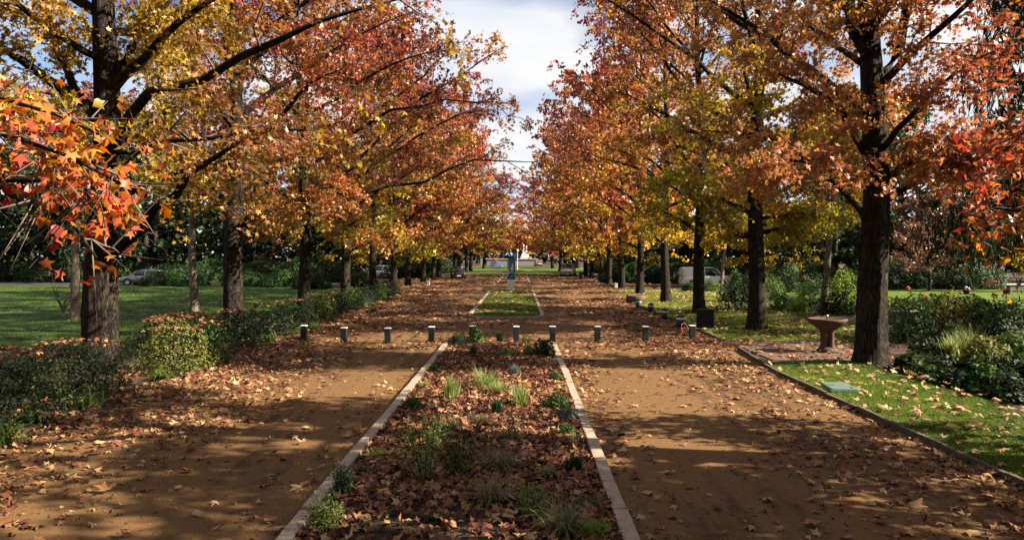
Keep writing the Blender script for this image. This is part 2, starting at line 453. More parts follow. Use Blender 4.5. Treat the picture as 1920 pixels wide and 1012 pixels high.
# kerbs: each stone a piece of its own
_kerb_mesh = {}
def kerb_stone(parent, c, s, rz):
    key = (round(s[0], 2), round(s[1], 2), round(s[2], 2), random.randrange(4))
    if key not in _kerb_mesh:
        bm = bmesh.new(); bm_box(bm, (0, 0, 0), s, 0, 0.014)
        for v in bm.verts: v.co += Vector((random.uniform(-1, 1), random.uniform(-1, 1), random.uniform(-1, 1))) * 0.005
        _kerb_mesh[key] = mesh_bm('kerb_stone', bm, M_KERB)
    return link('kerb_stone', _kerb_mesh[key], parent, c, (random.uniform(-.012, .012), random.uniform(-.01, .01), rz + random.uniform(-.008, .008)))

def kerb_run(p0, p1, label, width=0.16, top=0.10, step=1.0, name='stone_kerb'):
    p0, p1 = Vector((*p0, 0)), Vector((*p1, 0))
    L = (p1 - p0).length; n = max(1, round(L / step)); d = (p1 - p0) / n
    rz = math.atan2(d.y, d.x)
    root = empty(name, p0)
    tag(root, label, 'kerb')
    for i in range(n):
        c = d * (i + 0.5)
        kerb_stone(root, (c.x, c.y, top / 2 - 0.05 + random.uniform(-.014, .012)), (d.length - 0.030, width, top + 0.10), rz)
    return root
kerb_run((-2.26, 4.0), (-2.26, 23.0), 'stone kerb along the left side of the leaf-covered planting bed')
kerb_run((1.08, 4.0), (1.08, 23.0), 'stone kerb along the right side of the leaf-covered planting bed')
kerb_run((-2.28, 34.4), (-2.28, 59.0), 'stone kerb along the left side of the green grass island')
kerb_run((1.08, 34.4), (1.08, 59.0), 'stone kerb along the right side of the green grass island')
def kerb_arc(pts, label):
    root = empty('stone_kerb', (*pts[0], 0)); tag(root, label, 'kerb')
    for a, b in zip(pts[:-1], pts[1:]):
        a, b = Vector((*a, 0)), Vector((*b, 0)); d = b - a
        c = (a + b) / 2 - Vector((*pts[0], 0))
        kerb_stone(root, (c.x, c.y, 0.0), (d.length - 0.012, 0.16, 0.2), math.atan2(d.y, d.x))
kerb_arc([(-2.28, 34.3), (-2.1, 33.5), (-1.5, 33.2), (-0.6, 33.15), (0.3, 33.2), (0.9, 33.5), (1.08, 34.3)], 'rounded stone kerb closing the near end of the grass island')
kerb_run((-2.2, 77), (-2.2, 108), 'distant kerb left of the leaf-covered island beyond the pillar')
kerb_run((1.08, 77), (1.08, 108), 'distant kerb right of the leaf-covered island beyond the pillar')

def edging(pts, label, h=0.10, w=0.07, step=1.4):
    root = empty('lawn_edging', (*pts[0], 0)); tag(root, label, 'edging')
    o = Vector((*pts[0], 0))
    for a, b in zip(pts[:-1], pts[1:]):
        a, b = Vector((*a, 0)), Vector((*b, 0)); n = max(1, round((b - a).length / step)); d = (b - a) / n
        for i in range(n):
            c = a + d * (i + .5) - o
            bm = bmesh.new(); bm_box(bm, (0, 0, 0), (d.length - 0.012, w, h + 0.06), 0, 0.008)
            link('edging_board', mesh_bm('edging_board', bm, M_EDGE), root, (c.x, c.y, h / 2 - 0.03 + random.uniform(-.012, .012)), (0, random.uniform(-.01, .01), math.atan2(d.y, d.x) + random.uniform(-.012, .012)))
edging([(6.1, -4), (6.12, 8), (6.08, 12), (6.1, 17.6), (6.5, 22.1)], 'low dark edging between the right path and the lawn strip')
edging([(6.62, 24.6), (6.62, 48)], 'low dark edging between the far right path and the yellow-leafed lawn')

# ------------------------------------------------------------------ trees
AUT = [(0.52, 0.39, 0.030), (0.66, 0.43, 0.035), (0.58, 0.285, 0.042), (0.50, 0.180, 0.052), (0.39, 0.092, 0.055), (0.18, 0.046, 0.036)]
ROSY = [(0.62, 0.44, 0.035), (0.64, 0.35, 0.045), (0.55, 0.21, 0.050), (0.49, 0.125, 0.052), (0.38, 0.070, 0.048), (0.16, 0.040, 0.032)]
PEACH = [(0.62, 0.42, 0.05), (0.62, 0.33, 0.07), (0.60, 0.25, 0.085), (0.56, 0.18, 0.09), (0.46, 0.105, 0.075), (0.28, 0.05, 0.04)]
EVER = [(0.012, 0.028, 0.010), (0.022, 0.048, 0.014), (0.04, 0.075, 0.018), (0.075, 0.105, 0.028)]

def resample(path, n):
    path = np.asarray(path, float)
    d = np.r_[0, np.cumsum(np.linalg.norm(np.diff(path, axis=0), axis=1))]
    s = np.linspace(0, d[-1], n)
    return np.stack([np.interp(s, d, path[:, i]) for i in range(3)], 1), d[-1]

def trunk_mesh(rng, H, r0, sides, rings, mat, lean=(0, 0), top=0.93):
    zz = np.linspace(0, 1, rings) ** 1.25 * H * top
    ph = rng.uniform(0, 6.28, 6)
    cx = lean[0] * zz + 0.10 * np.sin(zz * 0.5 + ph[0]) * np.minimum(zz / 4, 1); cy_ = lean[1] * zz + 0.10 * np.sin(zz * 0.43 + ph[1]) * np.minimum(zz / 4, 1)
    r = r0 * np.clip(1 - zz / (H * 1.02), 0.03, 1) ** 0.85 + r0 * 0.35 * np.exp(-zz / 0.35)
    a = np.linspace(0, 2 * np.pi, sides, endpoint=False)
    V = np.zeros((rings, sides, 3))
    for i in range(rings):
        rid = 1 + 0.05 * np.sin(a * 7 + ph[2] + zz[i] * 0.5) + 0.035 * np.sin(a * 13 + ph[3] - zz[i] * 0.9) + 0.06 * np.sin(a * 3 + ph[4]) * math.exp(-zz[i] / 1.2) + rng.normal(0, 0.012, sides)
        V[i, :, 0] = cx[i] + r[i] * rid * np.cos(a); V[i, :, 1] = cy_[i] + r[i] * rid * np.sin(a); V[i, :, 2] = zz[i] - (0.06 if i == 0 else 0)
    idx = np.arange(rings * sides).reshape(rings, sides)
    F = np.stack([idx[:-1], np.roll(idx[:-1], -1, 1), np.roll(idx[1:], -1, 1), idx[1:]], -1).reshape(-1, 4)
    axis = lambda z: np.array([np.interp(z, zz, cx), np.interp(z, zz, cy_), z])
    rad = lambda z: float(np.interp(z, zz, r))
    return V.reshape(-1, 3), F, axis, rad

def tree_geom(seed, H=20, cb=4.0, rx=5.5, ry=4.3, tr=0.42, nprim=22, nsec=9, ntw=5, nleaf=18, lsize=0.16, tpl=TRI3, stops=AUT,
              shift=0.0, zgrad=0.6, customs=(), sides=12, rings=14, limb_parts=False, bare_top=0.5, up=0.5, noise_amp=0.9, tip_keep=None, lean=(0, 0), low_el=20):
    rng = np.random.default_rng(seed)
    tv, tf, axis, rad = trunk_mesh(rng, H, tr, sides, rings, None, lean)
    PN = 9
    paths, radii, weights = [], [], []
    for i in range(nprim):
        t = (i + rng.uniform(0, 0.8)) / nprim
        z = cb + (H * 0.93 - cb) * t ** 1.05
        a = i * 2.39996 + rng.normal(0, 0.35)
        prof = (0.62 + 0.95 * t) if t < 0.35 else (0.95 * (1 - ((t - 0.35) / 0.66) ** 1.7) + 0.07)
        prof = min(prof, 1.0)
        ell = 1 / math.sqrt((math.cos(a) / rx) ** 2 + (math.sin(a) / ry) ** 2)
        e0 = math.radians(low_el + 42 * t + rng.normal(0, 7))
        L = ell * prof / max(0.45, math.cos(e0 + 0.05)) * rng.uniform(0.82, 1.08)
        L = min(L, ell * 1.35)
        p = axis(z).copy(); pts = [p]
        aa = a
        for k in range(PN - 1):
            s = k / (PN - 1)
            e = e0 + 0.28 * s - 0.75 * s * s + rng.normal(0, 0.07)
            aa += rng.normal(0, 0.09)
            p = p + L / (PN - 1) * np.array([math.cos(aa) * math.cos(e), math.sin(aa) * math.cos(e), math.sin(e)])
            pts.append(p)
        paths.append(np.array(pts))
        rb = min(rad(z) * 0.55, 0.032 * L * 0.62 + 0.02)
        radii.append(rb * (1 - np.linspace(0, 1, PN)) ** 0.8 * 0.92 + 0.010)
        weights.append(1.0)
    for cpath, rb, wgt in customs:
        q, L = resample(cpath, PN)
        q[1:] += rng.normal(0, 0.012 * L, (PN - 1, 3))
        paths.append(q); radii.append(rb * (1 - np.linspace(0, 1, PN)) ** 0.7 * 0.9 + 0.012); weights.append(wgt)
    P = np.array(paths); R = np.array(radii); W = np.array(weights)
    NP = len(P)
    Lp = np.linalg.norm(np.diff(P, axis=1), axis=2).sum(1)
    # side branches
    own = np.repeat(np.arange(NP), nsec)
    s = np.tile((np.arange(nsec) + 0.5) / nsec, NP) * 0.8 + 0.2 + rng.normal(0, 0.03, NP * nsec)
    s = np.clip(s, 0.12, 0.99)
    fi = s * (PN - 1); i0 = np.clip(fi.astype(int), 0, PN - 2); fr = (fi - i0)[:, None]
    base = P[own, i0] * (1 - fr) + P[own, i0 + 1] * fr
    d0 = P[own, i0 + 1] - P[own, i0]; d0 /= np.linalg.norm(d0, axis=1, keepdims=True)
    side = np.cross(d0, [0, 0, 1.0]); side /= np.linalg.norm(side, axis=1, keepdims=True) + 1e-9
    upv = np.cross(side, d0)
    sg = np.where(np.arange(NP * nsec) % 2 == 0, 1, -1)[:, None]
    th = rng.uniform(-0.7, 0.9, NP * nsec)[:, None]
    d = d0 * rng.uniform(0.45, 0.9, NP * nsec)[:, None] + sg * side * np.cos(th) * 0.9 + upv * np.sin(th) * 0.8
    d /= np.linalg.norm(d, axis=1, keepdims=True)
    L2 = np.where(W[own] == 0, .22, 1.0) * np.clip(Lp[own] * (0.42 - 0.26 * s) * rng.uniform(0.7, 1.3, NP * nsec), 0.5, 2.6)
    u = np.linspace(0, 1, 5)[None, :, None]
    P2 = base[:, None] + d[:, None] * (L2[:, None, None] * u) + np.array([0, 0, 1.0]) * (L2[:, None, None] * (0.16 * u - 0.30 * u * u))
    P2[:, 1:] += rng.normal(0, 0.045, P2[:, 1:].shape) * L2[:, None, None]
    R2 = (0.010 + 0.009 * L2)[:, None] * (1 - np.linspace(0, 1, 5) * 0.8)[None]
    # twigs
    own3 = np.repeat(np.arange(len(P2)), ntw)
    s3 = np.clip(np.tile((np.arange(ntw) + 0.6) / ntw, len(P2)) + rng.normal(0, 0.05, len(own3)), 0.1, 1)
    f3 = s3 * 4; j0 = np.clip(f3.astype(int), 0, 3); g3 = (f3 - j0)[:, None]
    b3 = P2[own3, j0] * (1 - g3) + P2[own3, j0 + 1] * g3
    d3 = d[own3] * 0.7 + rng.normal(0, 0.6, (len(own3), 3)) + np.array([0, 0, 0.05]); d3 /= np.linalg.norm(d3, axis=1, keepdims=True)
    L3 = rng.uniform(0.35, 0.85, len(own3))
    v = np.linspace(0, 1, 3)[None, :, None]
    P3 = b3[:, None] + d3[:, None] * (L3[:, None, None] * v) + np.array([0, 0, -0.22]) * L3[:, None, None] * v * v
    R3 = np.broadcast_to(np.array([0.0065, 0.0045, 0.002]), (len(own3), 3)).copy()
    # leaves
    zr = np.clip((P3[:, 2, 2] - cb) / (H - cb), 0, 1)
    lam = nleaf * (1 - bare_top * np.clip((zr - 0.35) / 0.65, 0, 1)) * W[own[own3]]
    patch = pnoise(P3[:, 2], 0.9, seed + 7)
    lam = lam * np.clip(0.35 + 1.3 * patch, 0.3, 1.5)
    cnt = rng.poisson(np.clip(lam, 0, None))
    ow = np.repeat(np.arange(len(P3)), cnt)
    sl = rng.uniform(0.15, 1.08, len(ow))[:, None]
    pos = P3[ow, 0] * (1 - sl) + P3[ow, 2] * sl + rng.normal(0, 0.11, (len(ow), 3)) + np.array([0, 0, -0.04])
    keep = pos[:, 2] > 1.6
    pos = pos[keep]
    nz_ = pnoise(pos, 0.42, seed + 1)
    t = 0.10 + shift + zgrad * np.clip((pos[:, 2] - cb) / (H - cb), 0, 1) + noise_amp * (nz_ - 0.5) + rng.normal(0, 0.085, len(pos))
    c = ramp(t, stops) * rng.uniform(0.55, 1.22, (len(pos), 1)) * (1 + rng.normal(0, 0.05, (len(pos), 3)))
    c = c * 0.91 + 0.09 * c.mean(1, keepdims=True)
    c = np.clip(c, 0.004, 0.85)
    Fr = rand_frames(len(pos), rng, up, 0.6)
    leaves = scatter(tpl, pos, Fr, lsize * rng.uniform(0.7, 1.25, len(pos)), c)
    g = dict(trunk=(tv, tf), leaves=leaves, npos=len(pos))
    if limb_parts:
        g['limbs'] = []
        for k in range(NP):
            m2 = np.where(own == k)[0]; m3 = np.where(np.isin(own3, m2))[0]
            g['limbs'].append(join([tubes(P[k:k + 1], R[k:k + 1], 8), tubes(P2[m2], R2[m2], 5), tubes(P3[m3], R3[m3], 3)])[:2] + ((PN - 1) * 8,))
    else:
        g['wood'] = join([tubes(P, R, 6), tubes(P2, R2, 4), tubes(P3[:, ::2], R3[:, ::2] * 1.5, 3)])[:2] + (NP * (PN - 1) * 6,)
    return g

def put_tree(name, g, loc, label, group, bark=M_BARK, leafm=M_LEAF, cat='tree'):
    root = empty(name, (*loc, 0))
    tag(root, label, cat, group)
    link('trunk', mesh_np('trunk', *g['trunk'], bark, smooth=True), root)
    if 'limbs' in g:
        for lb in g['limbs']: link('limb', mesh_np('limb', lb[0], lb[1], bark, smooth=True, mat2=M_TWIG, split=lb[2]), root)
    else:
        tag(link('branchwork', mesh_np('branchwork', g['wood'][0], g['wood'][1], bark, smooth=True, mat2=M_TWIG if len(g['wood']) > 2 else None, split=g['wood'][2] if len(g['wood']) > 2 else 0), root), kind='stuff')
    V, F, C = g['leaves']
    link('crown', mesh_np('crown', V, F, leafm, C), root)
    return root

def place_copy(proto, loc, label, group, rz=0.0, sc=1.0):
    c = copy_tree(proto)
    c.location = (*loc, 0); c.rotation_euler = (0, 0, rz); c.scale = (sc, sc, sc * random.uniform(.95, 1.06))
    tag(c, label, 'tree', group)
    return c

GR, GL = 'sweetgum trees in the row right of the path', 'sweetgum trees in the row left of the path'
RX, LX = 8.85, -10.05
def local(tree_xy, px, py, depth):
    """photo pixel at a given depth -> point relative to a tree base"""
    return ((px - VPX) * depth / FPX - tree_xy[0], depth - tree_xy[1], CAMH + (VPY - py) * depth / FPX)

# right row, near trees
T = (RX, 18.76)
cus = [([(0.25, 0, 4.6), local(T, 1700, 303, 18.5), local(T, 1760, 290, 18.2), local(T, 1860, 288, 17.8)], 0.10, 1.0),
       ([(-0.15, 0, 5.4), local(T, 1590, 225, 18.3), local(T, 1555, 178, 17.9), local(T, 1450, 140, 17.2)], 0.12, 1.0),
       ([(-0.1, 0, 6.6), local(T, 1640, 120, 18.7), local(T, 1600, 50, 18.6), local(T, 1585, -60, 18.4), local(T, 1560, -200, 18.2)], 0.22, 1.0),
       ([(0.1, 0, 7.0), local(T, 1690, 80, 18.8), local(T, 1700, 0, 18.8), local(T, 1740, -150, 18.9)], 0.18, 1.0),
       ([(-0.1, 0, 3.6), local(T, 1575, 345, 18.0), local(T, 1500, 300, 17.0), local(T, 1420, 305, 16.2)], 0.07, 1.0)]
g = tree_geom(101, 20, 4.0, 6.6, 3.4, 0.375, 26, 10, 5, 30, 0.138, STAR, PEACH, shift=0.30, zgrad=0.32, noise_amp=0.8, customs=cus, sides=30, rings=44, limb_parts=True, bare_top=0.2)
put_tree('sweetgum_tree', g, T, 'thick-trunked orange sweetgum beside the stone fountain, right of the path', GR)
T = (RX + 0.1, 9.4)
cus = [([(0, 0, 4.6), local(T, 2000, 190, 11.0), local(T, 1900, 260, 11.6), local(T, 1850, 300, 12.0)], 0.07, 0.4),
       ([(0, 0, 5.2), local(T, 2000, 300, 11.4), local(T, 1920, 400, 12.0), local(T, 1895, 450, 12.2)], 0.06, 0.4),
       ([(0, 0, 2.9), (-.5, -1.6, 3.5), (-.7, -3.2, 3.7), (-.6, -4.4, 3.5)], 0.08, 1.6), ([(0, 0, 3.1), (.5, .9, 3.8), (.6, 1.7, 4.0), (.6, 2.2, 3.8)], 0.06, 1.6),  # from here on, limbs added out of view to shade the near path
       ([(0, 0, 3.0), (1.3, -1.0, 3.9), (2.6, -2.0, 4.0), (3.4, -2.6, 3.8)], 0.08, 1.6), ([(0, 0, 3.4), (1.5, .4, 4.3), (3.0, .8, 4.5), (4.0, 1.0, 4.3)], 0.08, 1.6),
       ([(0, 0, 4.0), (-.6, -1.4, 4.9), (-.9, -2.8, 5.3), (-1.0, -4.2, 5.2)], 0.08, 1.6), ([(0, 0, 4.4), (1.2, -1.8, 5.4), (2.2, -3.2, 5.6)], 0.07, 1.6),
       ([(0, 0, 6.0), (0, -1.8, 7.4), (0, -3.4, 8.2), (0, -4.8, 8.3)], 0.08, 1.7), ([(0, 0, 6.6), (-1.2, -2.0, 8.4), (-1.5, -3.6, 9.2), (-1.5, -4.8, 9.2)], 0.08, 1.7), ([(0, 0, 6.3), (1.4, -2.0, 7.9), (1.6, -3.6, 8.6), (1.6, -5.0, 8.6)], 0.08, 1.7)]  # added limbs closing the crown gap that let sun onto the near left path
g0 = tree_geom(102, 20, 6.4, 6.4, 3.5, 0.42, 22, 10, 5, 22, 0.17, TRI3, shift=0.50, zgrad=0.2, noise_amp=1.2, customs=cus, bare_top=0.2)
r0 = put_tree('sweetgum_tree', g0, T, 'crimson sweetgum whose outer leaves hang in at the right edge of the view', GR)
place_copy(r0, (RX, 0.2), 'sweetgum standing just behind the viewer on the right, seen by its shade', GR, 0.15)
place_copy(r0, (RX - 0.2, -8.2), 'second sweetgum behind the viewer on the right, seen by its shade', GR, 0.1)
for i, y in enumerate([-17.5, -27]):
    place_copy(r0, (RX, y), ['third', 'fourth'][i] + ' sweetgum behind the viewer on the right, seen by its shade', GR, 1.0 + i)
for i, y in enumerate([0.6, -8.2, -17, -26]):
    place_copy(r0, (LX - .2, y), ['first', 'second', 'third', 'fourth'][i] + ' sweetgum behind the viewer on the left, seen by its shade', GL, 3.1 + i * .4)
place_copy(r0, (21.6, 24.6), 'tall crimson sweetgum at the right edge beyond the garden bed, added to shade the path', 'sweetgum trees in the right garden', 0.8, .95)  # extra tree added for its shade on the path; only its crown edge shows
place_copy(r0, (24.5, 34.5), 'crimson sweetgum deep in the right garden near the weeping conifer', 'sweetgum trees in the right garden', 2.4, .9)
T = (RX + 0.15, 28.2)
cus = [([(-0.2, 0, 3.6), local(T, 1380, 440, 28.1), local(T, 1345, 385, 27.8), local(T, 1290, 345, 27.2)], 0.11, 1.0),
       ([(0.1, 0, 4.2), local(T, 1480, 400, 27.9), local(T, 1530, 395, 27.6)], 0.07, 1.0)]
g = tree_geom(103, 20.5, 3.6, 7.0, 4.6, 0.33, 28, 11, 5, 29, 0.150, TRI3, shift=0.08, zgrad=0.45, customs=cus, sides=20, rings=30, limb_parts=True, bare_top=0.35)
put_tree('sweetgum_tree', g, T, 'golden sweetgum with a slanting low limb, second trunk along the right row', GR)
# left row, near trees
T = (LX, 18.0)
cus = [([(0.3, -0.1, 5.2), local(T, 255, 215, 17.6), local(T, 330, 165, 17.3), local(T, 400, 120, 17.0), local(T, 540, 65, 16.6), local(T, 690, 15, 16.2), local(T, 760, -30, 16.0)], 0.14, 0.7),
       ([(0.2, -0.2, 2.7), local(T, 265, 430, 17.4), local(T, 320, 365, 17.0), local(T, 395, 295, 16.5), local(T, 470, 250, 16.0)], 0.15, 0.6),
       ([(0.2, -0.1, 5.3), local(T, 300, 266, 17.2), local(T, 420, 258, 16.6), local(T, 560, 240, 16.2), local(T, 640, 225, 16.0)], 0.06, 0.5),
       ([(0, 0, 6.5), local(T, 260, 70, 18.2), local(T, 305, 0, 18.3), local(T, 330, -90, 18.4)], 0.16, 0.7),
       ([(-0.1, 0, 6.0), local(T, 130, 150, 17.8), local(T, 95, 60, 17.6), local(T, 60, -60, 17.5)], 0.12, 0.8)]
g = tree_geom(104, 19.5, 4.0, 6.8, 4.4, 0.40, 27, 10, 5, 28, 0.142, STAR, shift=0.26, zgrad=0.30, noise_amp=1.1, customs=cus, sides=30, rings=44, limb_parts=True, bare_top=0.3)
put_tree('sweetgum_tree', g, T, 'thick-trunked sweetgum with a mossy rising limb, behind the hedge on the left', GL)
T = (LX + 0.05, 26.2)
cus = [([(0.1, 0, 3.6), local(T, 455, 415, 26.0), local(T, 480, 400, 25.8), local(T, 540, 390, 25.2)], 0.06, 0.8)]
g = tree_geom(105, 20, 3.8, 7.2, 4.6, 0.33, 30, 11, 6, 18, 0.145, TRI3, ROSY, shift=0.36, zgrad=0.6, noise_amp=1.25, customs=cus, sides=20, rings=30, limb_parts=True, bare_top=0.6)
put_tree('sweetgum_tree', g, T, 'sweetgum with bare twigs and dark trunk, second along the left row', GL)
# the mid-distance trees, one geometry each
ords = ['third', 'fourth', 'fifth', 'sixth', 'seventh', 'eighth', 'ninth', 'tenth', 'eleventh', 'twelfth', 'thirteenth', 'fourteenth', 'fifteenth']
T = (LX, 34.8)
cus = [([(0.2, 0, 5.5), local(T, 760, 345, 34.0), local(T, 900, 305, 33.6), local(T, 950, 298, 33.4), local(T, 1010, 302, 33.2)], 0.09, 0.25),
       ([(0.2, 0, 7.5), local(T, 700, 220, 33.0), local(T, 850, 185, 32.5), local(T, 945, 200, 32.0)], 0.09, 1.0)]
g = tree_geom(106, 19.5, 2.9, 7.4, 5.0, 0.29, 30, 11, 5, 23, 0.170, TRI3, ROSY, shift=0.36, zgrad=0.65, noise_amp=1.15, customs=cus, bare_top=0.35)
L3T = put_tree('sweetgum_tree', g, T, 'red-topped sweetgum reaching a thin bare branch out over the path, third on the left', GL)
T = (RX - 0.15, 36.0)
g = tree_geom(107, 20.5, 3.1, 7.0, 5.0, 0.28, 30, 11, 5, 23, 0.170, TRI3, shift=0.10, zgrad=0.75, bare_top=0.4)
R3T = put_tree('sweetgum_tree', g, T, 'golden brown sweetgum beside the black bin, third along the right row', GR)
T = (LX, 43.3)
cus = [([(0.1, 0, 8.0), local(T, 760, 215, 42.6), local(T, 850, 150, 42.2), local(T, 945, 85, 41.6)], 0.10, 1.5), ([(0.1, 0, 7.0), local(T, 770, 260, 42.6), local(T, 860, 215, 42.2), local(T, 940, 190, 41.6)], 0.10, 1.4)]
g = tree_geom(108, 20, 2.6, 7.3, 5.0, 0.28, 28, 10, 5, 22, 0.185, TRI3, ROSY, shift=0.0, zgrad=0.95, bare_top=0.3, customs=cus)
L4T = put_tree('sweetgum_tree', g, (LX, 43.3), 'yellow-skirted sweetgum, fourth trunk along the left row', GL)
g = tree_geom(109, 20, 2.8, 7.0, 5.0, 0.27, 28, 10, 5, 22, 0.185, TRI3, shift=0.05, zgrad=0.75, bare_top=0.4)
R4T = put_tree('sweetgum_tree', g, (RX, 45.0), 'yellow-brown sweetgum, fourth trunk along the right row', GR)
# farther trees share three geometries
protos = []
for k, (sd, sh, zg) in enumerate([(110, 0.04, 0.75), (111, 0.40, 0.5), (112, 0.2, 0.65)]):
    g = tree_geom(sd, 19, 2.5, 7.0, 5.2, 0.28, 28, 9, 4, 15, 0.275, KITE, shift=sh, zgrad=zg, bare_top=0.3, noise_amp=0.7)
    protos.append(g)
first = [None, None, None]
def far_tree(k, loc, label, group, rz, sc=1.0, zs=None):
    if first[k] is None:
        first[k] = put_tree('sweetgum_tree', protos[k], loc, label, group)
        first[k].rotation_euler = (0, 0, rz); first[k].scale = (sc, sc, sc)
        return first[k]
    c = place_copy(first[k], loc, label, group, rz, sc)
    if zs: c.scale[2] = zs
    return c
ly = [51.7, 60.0, 68.5, 77.2, 86.0, 95.0, 104.0, 124.0, 133.0]
for i, y in enumerate(ly):
    kk = [0, 2, 1, 2, 1, 0, 2, 1, 1][i]
    far_tree(kk, (LX + random.uniform(-.2, .2) + (1.3 if y > 100 else 0), y), f'autumn sweetgum, {ords[i + 2]} trunk along the left row counting from the viewer', GL, (i % 2) * math.pi + random.uniform(-.3, .3), 1.15 if y > 100 else 1.0)
ry_ = [54.4, 63.0, 72.0, 81.0, 90.0, 99.0, 106.0, 124.0, 133.0]
for i, y in enumerate(ry_):
    kk = [2, 0, 2, 1, 0, 2, 1, 2, 1][i]
    far_tree(kk, (RX + random.uniform(-.2, .2) - (1.3 if y > 100 else 0), y), f'autumn sweetgum, {ords[i + 2]} trunk along the right row counting from the viewer', GR, (i % 2) * math.pi + random.uniform(-.3, .3), 1.15 if y > 100 else 1.0)
far_tree(1, (-7.4, 158), 'broad brown sweetgum closing the avenue, left of the bright slit of sky', 'broad trees at the end of the avenue', 0.3, 1.35, .86)
far_tree(1, (7.2, 160), 'broad brown sweetgum closing the avenue, right of the bright slit of sky', 'broad trees at the end of the avenue', 2.9, 1.35, .82)
far_tree(1, (-5.0, 228), 'wide dark red tree behind the low wall, left of the monument', 'broad trees at the end of the avenue', 0.2, 1.5, 1.42)
far_tree(1, (4.6, 231), 'wide dark red tree behind the low wall, right of the monument', 'broad trees at the end of the avenue', 3.3, 1.5, 1.36)
far_tree(2, (-13, 162), 'second broad brown tree behind the end of the left row', 'broad trees at the end of the avenue', 1.9, 1.4, .95)
far_tree(2, (13, 165), 'second broad brown tree behind the end of the right row', 'broad trees at the end of the avenue', 4.3, 1.4, .95)
# ------------------------------------------------------------------ background trees and shrubs
g_ev = [tree_geom(201, 15, 1.6, 4.6, 4.6, 0.25, 26, 7, 4, 12, 0.34, KITE, EVER, 0.15, 0.15, bare_top=0.0, noise_amp=1.0, low_el=5),
        tree_geom(202, 12, 1.2, 4.4, 4.4, 0.22, 24, 7, 4, 13, 0.32, KITE, EVER, 0.35, 0.2, bare_top=0.0, noise_amp=1.0, low_el=5),
        tree_geom(203, 11, 2.0, 4.0, 4.0, 0.18, 20, 7, 4, 13, 0.28, KITE, [(0.30, 0.27, 0.02), (0.58, 0.42, 0.02), (0.55, 0.30, 0.03)], 0.2, 0.2, bare_top=0.0, low_el=8),
        tree_geom(204, 7.5, 0.7, 3.4, 3.4, 0.12, 20, 7, 4, 11, 0.22, KITE, [(0.10, 0.045, 0.03), (0.20, 0.085, 0.05), (0.30, 0.15, 0.08)], 0.3, 0.2, bare_top=0.0, low_el=12)]
ev_first = [None] * 4
EVN = ['evergreen_tree', 'evergreen_tree', 'yellow_tree', 'brown_tree']
EVM = [M_GREEN, M_GREEN, M_LEAF, M_LEAF]
def back_tree(k, loc, label, group, rz=0.0, sc=1.0):
    if ev_first[k] is None:
        ev_first[k] = put_tree(EVN[k], g_ev[k], loc, label, group, M_BARK_DARK, EVM[k])
        ev_first[k].rotation_euler = (0, 0, rz); ev_first[k].scale = (sc, sc, sc)
        return ev_first[k]
    return place_copy(ev_first[k], loc, label, group, rz, sc)
LW, RW = 'evergreen trees behind the side lawn', 'evergreen trees behind the right garden'
back = [
    (0, -30, 84, 1.2, 'tall dark evergreen behind the parked silver car'),
    (0, -40, 82, 1.25, 'tall dark evergreen at the back of the side lawn, left of the silver car'),
    (1, -47, 78, 1.2, 'rounder evergreen at the back of the side lawn'),
    (0, -55, 84, 1.3, 'tall dark evergreen at the far left end of the side lawn'),
    (1, -63, 90, 1.3, 'evergreen half hidden behind the far left lawn trees'),
    (1, -24, 86, 1.05, 'mid-green evergreen between the silver car and the white car'),
    (0, -19, 102, 1.1, 'dark evergreen behind the white car on the left'),
    (1, -22, 118, 1.2, 'mid-green evergreen left of the distant dark car'),
    (0, -17, 136, 1.15, 'dark evergreen left of the far lawn'),
    (1, -15, 178, 0.8, 'light green evergreen beside the far lawn, left of the pillar'),
    (0, -26, 178, 1.2, 'dark evergreen far left behind the far lawn'),
    (0, 16.5, 138, 1.15, 'dark evergreen right of the far lawn'),
    (1, 17, 120, 1.15, 'mid-green evergreen behind the silver car on the right'),
    (0, 14, 178, 1.1, 'dark evergreen behind the far pink car'),
    (0, 27, 176, 1.2, 'dark evergreen far right behind the far lawn'),
    (1, 19, 100, 1.1, 'mid-green evergreen behind the long hedge on the right'),
    (0, 26, 86, 1.15, 'dark evergreen behind the white van'),
    (0, 33, 74, 1.3, 'black-green evergreen between the two slender pale trunks'),
    (0, 40, 78, 1.35, 'dark evergreen right of the thick orange sweetgum'),
    (1, 50, 86, 1.4, 'olive evergreen rising behind the garden at right'),
    (0, 58, 80, 1.4, 'dark evergreen at the far right of the garden'),
    (1, 66, 92, 1.5, 'olive evergreen at the far right behind the others'),
    (0, 36, 92, 1.3, 'dark evergreen hidden deep behind the van')]
for i, (k, x, y, s, lab) in enumerate(back):
    back_tree(k, (x, y), lab, LW if x < 0 else RW, i * 2.1, s)
yel = [(2, 21, 66.5, 0.8, 'yellow-leaved tree above the white van'), (2, 15, 88, 0.9, 'yellow-leaved tree behind the long hedge'),
       (2, 28, 72, 0.75, 'yellow-leaved tree behind the slender leaning trunk'), (2, 47, 68, 0.8, 'yellow-leaved tree behind the rounded garden bushes'),
       (2, 40, 58, 0.55, 'small yellow tree at the right edge of the garden'),
       (2, -27, 100, 0.9, 'yellow-leaved tree behind the left evergreens'), (2, -20, 92, 0.7, 'small yellow tree near the silver car'),
       (3, 33, 60, 1.0, 'brown-leaved shrubby tree behind the rounded garden bushes'), (3, -34, 98, 1.1, 'rusty brown tree across the side street')]
for i, (k, x, y, s, lab) in enumerate(yel):
    back_tree(k, (x, y), lab, 'yellow and brown trees behind the garden', i * 1.7, s)

